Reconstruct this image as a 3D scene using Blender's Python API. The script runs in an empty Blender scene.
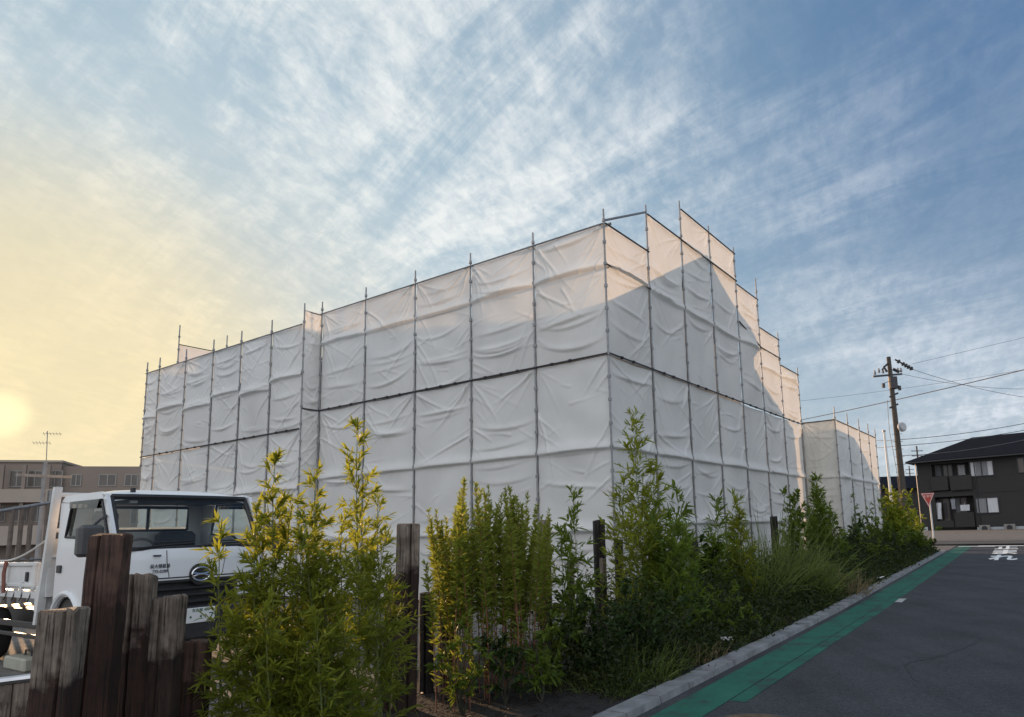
import bpy, math, random
import numpy as np
from mathutils import Vector, Matrix
R_ = math.radians
sc = bpy.context.scene
COL = sc.collection

# ------------------------------------------------------------------ camera model
F, P, RO, CX, CY, EYE = 682.34, 0.1515, -0.0323, 598.28, 426.85, 1.5

def ray(px, py):
    X2 = (px-CX)/F; Z2 = (CY-py)/F
    X = X2*math.cos(RO)-Z2*math.sin(RO); Z = X2*math.sin(RO)+Z2*math.cos(RO)
    return np.array([X, math.cos(P)-Z*math.sin(P), math.sin(P)+Z*math.cos(P)])

def dep(px, py, Y):
    v = ray(px, py); return v*(Y/v[1])+np.array([0, 0, EYE])

def onpl(px, py, pt, n):
    v = ray(px, py); o = np.array([0, 0, EYE]); t = np.dot(np.array(pt)-o, n)/np.dot(v, n); return o+v*t

def gh(x, y):                      # ground height: level near the camera, then a gentle rise
    return 0.011*max(0.0, y-12.0)

def gnd(px, py):
    z = 0.0
    for _ in range(30):
        v = ray(px, py); t = (z-EYE)/v[2]; q = v*t+np.array([0, 0, EYE]); z = 0.5*z+0.5*gh(q[0], q[1])
    return q

cam = bpy.data.cameras.new('camera'); camo = bpy.data.objects.new('camera', cam); COL.objects.link(camo)
cam.sensor_width = 36; cam.lens = F/1024*36
cam.shift_x = (512-CX)/1024; cam.shift_y = (CY-358.5)/1024
Fv = Vector((0, math.cos(P), math.sin(P))); Za = Vector((0, -math.sin(P), math.cos(P)))
Rv = math.cos(RO)*Vector((1, 0, 0))+math.sin(RO)*Za; Uv = -math.sin(RO)*Vector((1, 0, 0))+math.cos(RO)*Za
M = Matrix((Rv, Uv, -Fv)).transposed().to_4x4(); M.translation = (0, 0, EYE)
camo.matrix_world = M
cam.clip_start = 0.05; cam.clip_end = 2000
sc.camera = camo

# ------------------------------------------------------------------ materials
MATS = {}
def mat(name, c, rough=0.7, var=0.0, scale=8.0, c2=None, bump=0.0, bscale=40.0, metal=0.0, trans=0.0, spec=0.5, stretch=None, detail=6.0, coat=0.0):
    if name in MATS: return MATS[name]
    m = bpy.data.materials.new(name); m.use_nodes = True; nt = m.node_tree; N = nt.nodes; L = nt.links
    b = N['Principled BSDF']; out = N['Material Output']
    b.inputs['Roughness'].default_value = rough; b.inputs['Metallic'].default_value = metal
    b.inputs['Specular IOR Level'].default_value = spec
    b.inputs['Coat Weight'].default_value = coat
    c = tuple(c); c2 = c2 or tuple(min(1, x*(1+var)) for x in c); c1 = c if var == 0 and c2 == c else tuple(x*(1-var) for x in c)
    tc = N.new('ShaderNodeTexCoord'); mp = N.new('ShaderNodeMapping'); L.new(tc.outputs['Object'], mp.inputs['Vector'])
    if stretch: mp.inputs['Scale'].default_value = stretch
    no = N.new('ShaderNodeTexNoise'); no.inputs['Scale'].default_value = scale; no.inputs['Detail'].default_value = detail; no.inputs['Roughness'].default_value = 0.65
    L.new(mp.outputs['Vector'], no.inputs['Vector'])
    rp = N.new('ShaderNodeValToRGB'); rp.color_ramp.elements[0].position = 0.32; rp.color_ramp.elements[1].position = 0.68
    rp.color_ramp.elements[0].color = (*c1, 1); rp.color_ramp.elements[1].color = (*c2, 1)
    L.new(no.outputs['Fac'], rp.inputs['Fac']); L.new(rp.outputs['Color'], b.inputs['Base Color'])
    if bump:
        n2 = N.new('ShaderNodeTexNoise'); n2.inputs['Scale'].default_value = bscale; n2.inputs['Detail'].default_value = 5
        L.new(mp.outputs['Vector'], n2.inputs['Vector'])
        bp = N.new('ShaderNodeBump'); bp.inputs['Strength'].default_value = bump; bp.inputs['Distance'].default_value = 0.02
        L.new(n2.outputs['Fac'], bp.inputs['Height']); L.new(bp.outputs['Normal'], b.inputs['Normal'])
    if trans:
        tr = N.new('ShaderNodeBsdfTranslucent'); L.new(rp.outputs['Color'], tr.inputs['Color'])
        mx = N.new('ShaderNodeMixShader'); mx.inputs[0].default_value = trans
        L.new(b.outputs[0], mx.inputs[1]); L.new(tr.outputs[0], mx.inputs[2]); L.new(mx.outputs[0], out.inputs[0])
    MATS[name] = m; return m

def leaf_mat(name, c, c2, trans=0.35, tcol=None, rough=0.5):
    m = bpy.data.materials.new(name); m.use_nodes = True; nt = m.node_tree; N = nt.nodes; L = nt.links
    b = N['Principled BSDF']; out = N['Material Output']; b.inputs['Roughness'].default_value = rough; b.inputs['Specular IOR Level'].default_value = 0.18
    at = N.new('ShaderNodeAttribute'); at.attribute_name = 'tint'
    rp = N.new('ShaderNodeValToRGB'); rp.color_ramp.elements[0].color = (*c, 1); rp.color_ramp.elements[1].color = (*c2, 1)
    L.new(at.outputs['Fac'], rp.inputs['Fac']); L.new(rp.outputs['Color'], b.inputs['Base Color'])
    tr = N.new('ShaderNodeBsdfTranslucent')
    mt = N.new('ShaderNodeMix'); mt.data_type = 'RGBA'; mt.inputs['Factor'].default_value = 0.6
    L.new(rp.outputs['Color'], mt.inputs['A']); mt.inputs['B'].default_value = (*(tcol or (0.30, 0.34, 0.04)), 1)
    L.new(mt.outputs['Result'], tr.inputs['Color'])
    mx = N.new('ShaderNodeMixShader'); mx.inputs[0].default_value = trans
    L.new(b.outputs[0], mx.inputs[1]); L.new(tr.outputs[0], mx.inputs[2]); L.new(mx.outputs[0], out.inputs[0])
    MATS[name] = m; return m

def glass_mat(name, tint, gl=0.9, rough=0.02):
    m = bpy.data.materials.new(name); m.use_nodes = True; nt = m.node_tree; N = nt.nodes; L = nt.links
    N.remove(N['Principled BSDF']); out = N['Material Output']
    t = N.new('ShaderNodeBsdfTransparent'); t.inputs[0].default_value = (*tint, 1)
    g = N.new('ShaderNodeBsdfGlossy'); g.inputs['Roughness'].default_value = rough; g.inputs[0].default_value = (gl, gl, gl, 1)
    fr = N.new('ShaderNodeFresnel'); fr.inputs[0].default_value = 1.5
    mx = N.new('ShaderNodeMixShader'); L.new(fr.outputs[0], mx.inputs[0]); L.new(t.outputs[0], mx.inputs[1]); L.new(g.outputs[0], mx.inputs[2]); L.new(mx.outputs[0], out.inputs[0])
    MATS[name] = m; return m

# ------------------------------------------------------------------ mesh builder
class MB:
    def __init__(s): s.v = []; s.f = []
    def add(s, vs, fs):
        o = len(s.v); s.v += [tuple(map(float, p)) for p in vs]; s.f += [tuple(i+o for i in f) for f in fs]; return s
    def box(s, x0, x1, y0, y1, z0, z1, b=0.0):
        if b <= 0:
            return s.add([(x, y, z) for z in (z0, z1) for x, y in ((x0, y0), (x1, y0), (x1, y1), (x0, y1))],
                         [(0, 3, 2, 1), (4, 5, 6, 7), (0, 1, 5, 4), (1, 2, 6, 5), (2, 3, 7, 6), (3, 0, 4, 7)])
        # chamfered box: three nested rings per axis through a hull of 24 points
        P8 = []
        for sx in (0, 1):
            for sy in (0, 1):
                for sz in (0, 1):
                    X = (x0, x1)[sx]; Y = (y0, y1)[sy]; Z = (z0, z1)[sz]
                    dx = b if sx == 0 else -b; dy = b if sy == 0 else -b; dz = b if sz == 0 else -b
                    P8.append(((X, Y+dy, Z+dz), (X+dx, Y, Z+dz), (X+dx, Y+dy, Z)))
        vs = [p for t in P8 for p in t]
        def i(sx, sy, sz, k): return (sx*4+sy*2+sz)*3+k
        fs = []
        for sx in (0, 1): fs.append(tuple(i(sx, a, c, 0) for a, c in ((0, 0), (1, 0), (1, 1), (0, 1))))
        for sy in (0, 1): fs.append(tuple(i(a, sy, c, 1) for a, c in ((0, 0), (1, 0), (1, 1), (0, 1))))
        for sz in (0, 1): fs.append(tuple(i(a, c, sz, 2) for a, c in ((0, 0), (1, 0), (1, 1), (0, 1))))
        for a in (0, 1):
            for c in (0, 1):
                fs.append((i(a, c, 0, 0), i(a, c, 1, 0), i(a, c, 1, 1), i(a, c, 0, 1)))
                fs.append((i(a, 0, c, 0), i(a, 1, c, 0), i(a, 1, c, 2), i(a, 0, c, 2)))
                fs.append((i(0, a, c, 1), i(1, a, c, 1), i(1, a, c, 2), i(0, a, c, 2)))
                for e in (0, 1): fs.append((i(a, c, e, 0), i(a, c, e, 1), i(a, c, e, 2)))
        return s.add(vs, fs)
    def obox(s, c, ax, ay, az):            # oriented box from centre and half vectors
        c, ax, ay, az = map(np.array, (c, ax, ay, az))
        vs = [c+sz*az+sx*ax+sy*ay for sz in (-1, 1) for sx, sy in ((-1, -1), (1, -1), (1, 1), (-1, 1))]
        return s.add(vs, [(0, 3, 2, 1), (4, 5, 6, 7), (0, 1, 5, 4), (1, 2, 6, 5), (2, 3, 7, 6), (3, 0, 4, 7)])
    def tube(s, pts, r, n=8, cap=True):
        pts = [np.array(p, float) for p in pts]; rs = r if hasattr(r, '__len__') else [r]*len(pts); rings = []
        t0 = pts[1]-pts[0]; t0 = t0/np.linalg.norm(t0)
        a = np.cross(t0, [0, 0, 1.0]);
        if np.linalg.norm(a) < 1e-3: a = np.cross(t0, [1.0, 0, 0])
        a /= np.linalg.norm(a); vs = []
        for i, p in enumerate(pts):
            t = pts[min(i+1, len(pts)-1)]-pts[max(i-1, 0)]; t /= np.linalg.norm(t)+1e-12
            a = a-t*np.dot(a, t); a /= np.linalg.norm(a)+1e-12; b = np.cross(t, a)
            for k in range(n):
                w = 2*math.pi*k/n; vs.append(p+rs[i]*(a*math.cos(w)+b*math.sin(w)))
        fs = [(i*n+k, i*n+(k+1) % n, (i+1)*n+(k+1) % n, (i+1)*n+k) for i in range(len(pts)-1) for k in range(n)]
        if cap: fs += [tuple(range(n))[::-1], tuple((len(pts)-1)*n+k for k in range(n))]
        return s.add(vs, fs)
    def cyl(s, c, axis, r, h, n=16, r2=None):
        c = np.array(c, float); axis = np.array(axis, float); axis /= np.linalg.norm(axis)
        return s.tube([c-axis*h/2, c+axis*h/2], [r, r if r2 is None else r2], n)
    def prism(s, poly, d):                 # planar polygon of 3D points extruded by vector d
        n = len(poly); d = np.array(d)
        vs = [np.array(p) for p in poly]+[np.array(p)+d for p in poly]
        return s.add(vs, [tuple(range(n))[::-1], tuple(range(n, 2*n))]+[(i, (i+1) % n, n+(i+1) % n, n+i) for i in range(n)])
    def quad(s, *p): return s.add(p, [tuple(range(len(p)))])
    def build(s, name, m, parent=None, smooth=False, org=None):
        v = s.v
        if org is not None: v = [(a-org[0], b-org[1], c-org[2]) for a, b, c in v]
        me = bpy.data.meshes.new(name); me.from_pydata(v, [], s.f)
        import bmesh as _bm
        bm = _bm.new(); bm.from_mesh(me); _bm.ops.recalc_face_normals(bm, faces=bm.faces); bm.to_mesh(me); bm.free()
        if smooth:
            me.polygons.foreach_set('use_smooth', [True]*len(me.polygons))
            me.set_sharp_from_angle(angle=R_(38))
        me.materials.append(m)
        o = bpy.data.objects.new(name, me); COL.objects.link(o)
        if parent: o.parent = parent
        if org is not None and parent is None: o.location = org
        return o

def npmesh(name, V, Q, m, parent=None, org=None, tint=None, smooth=False):
    V = np.asarray(V, np.float32).reshape(-1, 3); Q = np.asarray(Q, np.int32).reshape(-1, 4)
    if org is not None: V = V-np.asarray(org, np.float32)
    me = bpy.data.meshes.new(name)
    me.vertices.add(len(V)); me.vertices.foreach_set('co', V.ravel())
    me.loops.add(Q.size); me.loops.foreach_set('vertex_index', Q.ravel())
    me.polygons.add(len(Q)); me.polygons.foreach_set('loop_start', np.arange(0, Q.size, 4, dtype=np.int32))
    me.update(calc_edges=True); me.validate()
    if smooth: me.polygons.foreach_set('use_smooth', np.ones(len(me.polygons), bool))
    if tint is not None:
        a = me.attributes.new('tint', 'FLOAT', 'FACE'); a.data.foreach_set('value', np.asarray(tint, np.float32))
    me.materials.append(m); o = bpy.data.objects.new(name, me); COL.objects.link(o)
    if parent: o.parent = parent
    elif org is not None: o.location = org
    return o

def tag(o, label=None, cat=None, group=None, kind=None):
    if label: o['label'] = label
    if cat: o['category'] = cat
    if group: o['group'] = group
    if kind: o['kind'] = kind
    return o

def thing(name, label, cat, loc=(0, 0, 0), rotz=0.0, group=None):
    o = bpy.data.objects.new(name, None); COL.objects.link(o); o.empty_display_size = 0.2
    o.location = tuple(float(a) for a in loc); o.rotation_euler = (0, 0, rotz)
    return tag(o, label, cat, group)

def text_part(name, body, m, parent, size, loc, rot, sx=1.0, extrude=0.002, align='CENTER'):
    cu = bpy.data.curves.new(name, 'FONT'); cu.body = body; cu.size = size; cu.extrude = extrude; cu.align_x = align; cu.align_y = 'CENTER'; cu.resolution_u = 3
    t = bpy.data.objects.new(name, cu); COL.objects.link(t)
    dg = bpy.context.evaluated_depsgraph_get(); me = bpy.data.meshes.new_from_object(t.evaluated_get(dg)); bpy.data.objects.remove(t)
    me.materials.clear(); me.materials.append(m)
    o = bpy.data.objects.new(name, me); COL.objects.link(o); o.parent = parent; o.location = loc; o.rotation_euler = rot; o.scale = (sx, 1, 1)
    return o

def text_mesh(body, size, off=0.0):
    cu = bpy.data.curves.new('tmp', 'FONT'); cu.body = body; cu.size = size; cu.offset = off; cu.align_x = 'CENTER'; cu.align_y = 'CENTER'; cu.resolution_u = 3
    t = bpy.data.objects.new('tmp', cu); COL.objects.link(t)
    dg = bpy.context.evaluated_depsgraph_get(); me = bpy.data.meshes.new_from_object(t.evaluated_get(dg)); bpy.data.objects.remove(t)
    vs = [tuple(v.co) for v in me.vertices]; fs = [tuple(p.vertices) for p in me.polygons]; bpy.data.meshes.remove(me)
    return vs, fs

# ------------------------------------------------------------------ directions of the site
TH = 0.5772
dl = np.array([-math.cos(TH), math.sin(TH), 0]); dr = np.array([math.sin(TH), math.cos(TH), 0]); UP = np.array([0, 0, 1.0])
C0 = np.array([.2367, 12.691, 0])
def S(a, s, z): return C0+dl*a+dr*s+UP*z       # along the long left face, along the right face, height

SUN_AZ, SUN_EL = R_(-41.7), R_(8.5)
sun_dir = Vector((math.sin(SUN_AZ)*math.cos(SUN_EL), math.cos(SUN_AZ)*math.cos(SUN_EL), math.sin(SUN_EL)))

# ------------------------------------------------------------------ world
w = bpy.data.worlds.new('World'); sc.world = w; w.use_nodes = True
nt = w.node_tree; N = nt.nodes; L = nt.links
bg = N['Background']; bg.inputs['Strength'].default_value = 0.106
sky = N.new('ShaderNodeTexSky'); sky.sky_type = 'NISHITA'; sky.sun_disc = False
sky.sun_elevation = SUN_EL; sky.sun_rotation = SUN_AZ; sky.altitude = 50; sky.air_density = 1.0; sky.dust_density = 1.6; sky.ozone_density = 1.5
def val(op, a, b=None, c=None, clamp=False):
    n = N.new('ShaderNodeMath'); n.operation = op; n.use_clamp = clamp
    for i, x in enumerate((a, b, c)):
        if x is None: continue
        if isinstance(x, (int, float)): n.inputs[i].default_value = x
        else: L.new(x, n.inputs[i])
    return n.outputs[0]
def maprange(x, a, b, c=0.0, d=1.0, smooth=True):
    n = N.new('ShaderNodeMapRange'); n.interpolation_type = 'SMOOTHSTEP' if smooth else 'LINEAR'
    L.new(x, n.inputs[0]); n.inputs[1].default_value = a; n.inputs[2].default_value = b; n.inputs[3].default_value = c; n.inputs[4].default_value = d
    return n.outputs[0]
def cmix(fac, a, b, mode='MIX'):
    n = N.new('ShaderNodeMix'); n.data_type = 'RGBA'; n.blend_type = mode
    for k, x in (('Factor', fac), ('A', a), ('B', b)):
        s_ = n.inputs[k] if k == 'Factor' else [i for i in n.inputs if i.name == k and i.type == 'RGBA'][0]
        if isinstance(x, (int, float)): s_.default_value = x
        elif isinstance(x, tuple): s_.default_value = (*x, 1)
        else: L.new(x, s_)
    return [o for o in n.outputs if o.type == 'RGBA'][0]
tc = N.new('ShaderNodeTexCoord'); sp = N.new('ShaderNodeSeparateXYZ'); L.new(tc.outputs['Generated'], sp.inputs[0])
zz = val('MAXIMUM', sp.outputs[2], 0.0); den = val('ADD', zz, 0.30)
cb = N.new('ShaderNodeCombineXYZ'); L.new(val('DIVIDE', sp.outputs[0], den), cb.inputs[0]); L.new(val('DIVIDE', sp.outputs[1], den), cb.inputs[1])
def noise(scale, rot, stretch, detail, rough, dist, off=(0, 0, 0)):
    mp = N.new('ShaderNodeMapping'); mp.vector_type = 'TEXTURE'; mp.inputs['Rotation'].default_value = (0, 0, R_(rot)); mp.inputs['Scale'].default_value = stretch; mp.inputs['Location'].default_value = off
    L.new(cb.outputs[0], mp.inputs[0])
    n = N.new('ShaderNodeTexNoise'); n.inputs['Scale'].default_value = scale; n.inputs['Detail'].default_value = detail; n.inputs['Roughness'].default_value = rough; n.inputs['Distortion'].default_value = dist
    L.new(mp.outputs[0], n.inputs['Vector']); return n.outputs['Fac']
n_big = noise(0.85, 150, (1.3, .9, 1), 5, .55, .4, (3.1, 1.7, 0))
n_str = noise(1.7, 148, (2.4, .62, 1), 10, .66, .5, (0.4, 5.2, 0))
n_rip = noise(10.0, 75, (1.35, .85, 1), 9, .70, .4, (2.0, 0, 0)); n_alto = noise(28.0, 70, (1.4, .8, 1), 5, .62, .3, (1.0, 4, 0)); n_mid = noise(4.2, 140, (2.5, .70, 1), 10, .66, .5, (7.3, 2.2, 0))
d1 = val('ADD', val('MULTIPLY', n_big, 0.75), val('MULTIPLY', n_str, 0.65))
d2 = val('ADD', val('ADD', val('MULTIPLY', n_mid, 0.62), val('MULTIPLY', n_rip, 0.30)), val('MULTIPLY', n_alto, 0.15))
xb = val('MULTIPLY', sp.outputs[0], -0.16)                       # thinner towards the right, thicker to the left
# a bank of cloud low on the right
def blob(c, a, b):
    d_ = N.new('ShaderNodeVectorMath'); d_.operation = 'DOT_PRODUCT'; L.new(tc.outputs['Generated'], d_.inputs[0]); v = Vector(c).normalized(); d_.inputs[1].default_value = tuple(v)
    return maprange(d_.outputs['Value'], a, b)
bank = blob((.62, .9, .42), .92, 1.0); gap_ = blob((.80, .9, .80), .88, 1.0); upl = blob((-.28, .9, .62), .86, 1.0)
dens = val('ADD', val('ADD', d1, xb), val('ADD', val('MULTIPLY', upl, .16), val('SUBTRACT', val('MULTIPLY', bank, .28), val('MULTIPLY', gap_, .28))))
cover = maprange(dens, 0.58, 0.98); tex = maprange(d2, 0.43, 0.69)
mask = val('ADD', val('MULTIPLY', cover, val('ADD', val('MULTIPLY', tex, 0.80), 0.16)), val('MULTIPLY', tex, 0.14))
lowc = maprange(sp.outputs[2], 0.0, 0.40, 0.35, 0.0)
mask = val('ADD', mask, lowc, clamp=True)
dp = N.new('ShaderNodeVectorMath'); dp.operation = 'DOT_PRODUCT'; L.new(tc.outputs['Generated'], dp.inputs[0]); dp.inputs[1].default_value = tuple(sun_dir)
DV = dp.outputs['Value']
lowband = maprange(sp.outputs[2], 0.12, 0.62, 1.0, 0.0)
wide = maprange(DV, 0.30, 0.95); glow = val('MULTIPLY', maprange(DV, 0.84, 1.0), lowband); halo = maprange(DV, 0.93, 1.0); core = val('MULTIPLY', val('POWER', maprange(DV, 0.9992, 1.0), 3.0), 0.55)
ccol = cmix(wide, (4.7, 5.05, 5.5), (5.9, 6.0, 5.8))
ccol = cmix(glow, ccol, (6.2, 5.5, 4.0))
base = cmix(wide, (0.72, 1.42, 2.6), (2.2, 3.25, 3.95))
base = cmix(maprange(sp.outputs[2], 0.0, 0.55, 0.75, 0.0), base, (2.6, 3.3, 3.8))
base = cmix(val('MULTIPLY', glow, .8), base, (5.0, 4.6, 3.3))
nis = cmix(1.0, sky.outputs[0], (4.5, 4.5, 4.5), 'DARKEN')
base = cmix(0.22, base, nis)
back_fill = val('MULTIPLY', maprange(sp.outputs[1], 0.0, -0.5), maprange(sp.outputs[2], -0.02, 0.50, 0.32, 1.0))                        # unseen sky behind the camera brightened, as added fill on the sheets
ccol = cmix(back_fill, ccol, (12.2, 12.3, 12.6)); base = cmix(back_fill, base, (6.6, 7.0, 7.6))
ccol = cmix(maprange(n_alto, .62, .36, 0.0, 0.25), ccol, cmix(1.0, ccol, (.62, .68, .76), 'MULTIPLY'))
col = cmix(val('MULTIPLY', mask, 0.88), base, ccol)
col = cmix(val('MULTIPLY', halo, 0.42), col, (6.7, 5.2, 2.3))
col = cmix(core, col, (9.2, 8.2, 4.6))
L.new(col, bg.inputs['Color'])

sl = bpy.data.lights.new('sun', 'SUN'); sl.energy = 4.2; sl.angle = R_(0.5); sl.color = (1.0, 0.62, 0.34)
so = bpy.data.objects.new('sun', sl); COL.objects.link(so); so.rotation_euler = sun_dir.to_track_quat('Z', 'Y').to_euler(); so.location = (-30, 30, 30)
vs_ = sc.view_settings; vs_.view_transform = 'Standard'; vs_.look = 'None'; vs_.gamma = 1; vs_.exposure = 0.60; vs_.use_curve_mapping = False

# ------------------------------------------------------------------ common materials
m_sheet = mat('sheet_fabric', (.765, .755, .730), .85, .05, .9, bump=.15, bscale=120, trans=.24, spec=.2)
m_sheet2 = mat('stained_sheet_fabric', (.68, .67, .62), .85, .10, 1.1, bump=.12, bscale=160, trans=.22, spec=.2, stretch=(2.5, 2.5, .5))
m_pipe = mat('galvanised_pipe', (.24, .24, .245), .45, .25, 14, metal=.6)
m_dkpipe = mat('dark_steel', (.05, .05, .055), .5, .2, 14, metal=.4)
m_soil = mat('soil', (.014, .012, .011), .95, .35, 5, bump=.8, bscale=22)
m_lot = mat('lot_gravel', (.13, .12, .11), .95, .3, 3, bump=.6, bscale=45)
def asphalt_mat():
    m = bpy.data.materials.new('asphalt'); m.use_nodes = True; n_ = m.node_tree.nodes; l_ = m.node_tree.links; b = n_['Principled BSDF']; b.inputs['Roughness'].default_value = .88; b.inputs['Specular IOR Level'].default_value = .3
    t = n_.new('ShaderNodeTexCoord')
    def nz(sc_, det, ro, st=None):
        a = n_.new('ShaderNodeTexNoise'); a.inputs['Scale'].default_value = sc_; a.inputs['Detail'].default_value = det; a.inputs['Roughness'].default_value = ro
        if st is not None:
            mp = n_.new('ShaderNodeMapping'); mp.inputs['Rotation'].default_value = (0, 0, TH); mp.inputs['Scale'].default_value = st; l_.new(t.outputs['Object'], mp.inputs[0]); l_.new(mp.outputs[0], a.inputs['Vector'])
        else: l_.new(t.outputs['Object'], a.inputs['Vector'])
        return a.outputs['Fac']
    def ramp(x, p0, c0, p1, c1):
        r = n_.new('ShaderNodeValToRGB'); e = r.color_ramp.elements; e[0].position = p0; e[0].color = (*c0, 1); e[1].position = p1; e[1].color = (*c1, 1); l_.new(x, r.inputs[0]); return r.outputs[0]
    def mul(a, c):
        x = n_.new('ShaderNodeMix'); x.data_type = 'RGBA'; x.blend_type = 'MULTIPLY'; x.inputs['Factor'].default_value = 1; l_.new(a, x.inputs[6]); l_.new(c, x.inputs[7]); return x.outputs[2]
    c = ramp(nz(75, 3, .7), .33, (.022, .023, .027), .68, (.088, .090, .097))
    c = mul(c, ramp(nz(16, 4, .7), .36, (.82, .82, .83), .64, (1.14, 1.14, 1.13)))
    c = mul(c, ramp(nz(.9, 7, .65), .34, (.74, .74, .75), .66, (1.12, 1.12, 1.12)))
    c = mul(c, ramp(nz(1.0, 4, .6, (1.9, .10, 1)), .38, (.84, .84, .84), .62, (1.08, 1.08, 1.08)))
    vo = n_.new('ShaderNodeTexVoronoi'); vo.inputs['Scale'].default_value = 26; l_.new(t.outputs['Object'], vo.inputs['Vector'])
    c = mul(c, ramp(vo.outputs['Distance'], .02, (1.7, 1.65, 1.6), .09, (1, 1, 1)))
    l_.new(c, b.inputs['Base Color'])
    bp = n_.new('ShaderNodeBump'); bp.inputs['Strength'].default_value = .5; bp.inputs['Distance'].default_value = .012; l_.new(nz(120, 3, .6), bp.inputs['Height']); l_.new(bp.outputs[0], b.inputs['Normal'])
    return m
m_asph = asphalt_mat()
m_asph2 = mat('old_asphalt', (.075, .073, .072), .9, .2, 1.0, bump=.3, bscale=120, spec=.3)
m_conc = mat('concrete', (.27, .27, .275), .9, .18, 4, bump=.3, bscale=60)
m_white = mat('road_paint', (.74, .74, .72), .8, .15, 9)
m_wood = None

# green lane paint, worn
def worn_paint():
    m = bpy.data.materials.new('green_lane_paint'); m.use_nodes = True; n_ = m.node_tree.nodes; l_ = m.node_tree.links; b = n_['Principled BSDF']
    b.inputs['Roughness'].default_value = .85; b.inputs['Specular IOR Level'].default_value = .3
    t = n_.new('ShaderNodeTexCoord'); a = n_.new('ShaderNodeTexNoise'); a.inputs['Scale'].default_value = 2.2; a.inputs['Detail'].default_value = 9; a.inputs['Roughness'].default_value = .72
    l_.new(t.outputs['Object'], a.inputs['Vector'])
    r = n_.new('ShaderNodeValToRGB'); e = r.color_ramp.elements; e[0].position = .37; e[0].color = (.036, .052, .050, 1); e[1].position = .47; e[1].color = (.020, .108, .074, 1)
    x = e.new(.70); x.color = (.026, .148, .100, 1)
    l_.new(a.outputs['Fac'], r.inputs[0]); l_.new(r.outputs[0], b.inputs['Base Color'])
    s2 = n_.new('ShaderNodeTexNoise'); s2.inputs['Scale'].default_value = 160; l_.new(t.outputs['Object'], s2.inputs['Vector']); bp = n_.new('ShaderNodeBump'); bp.inputs['Strength'].default_value = .3; bp.inputs['Distance'].default_value = .01
    l_.new(s2.outputs['Fac'], bp.inputs['Height']); l_.new(bp.outputs[0], b.inputs['Normal']); return m
m_green = worn_paint()

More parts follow.
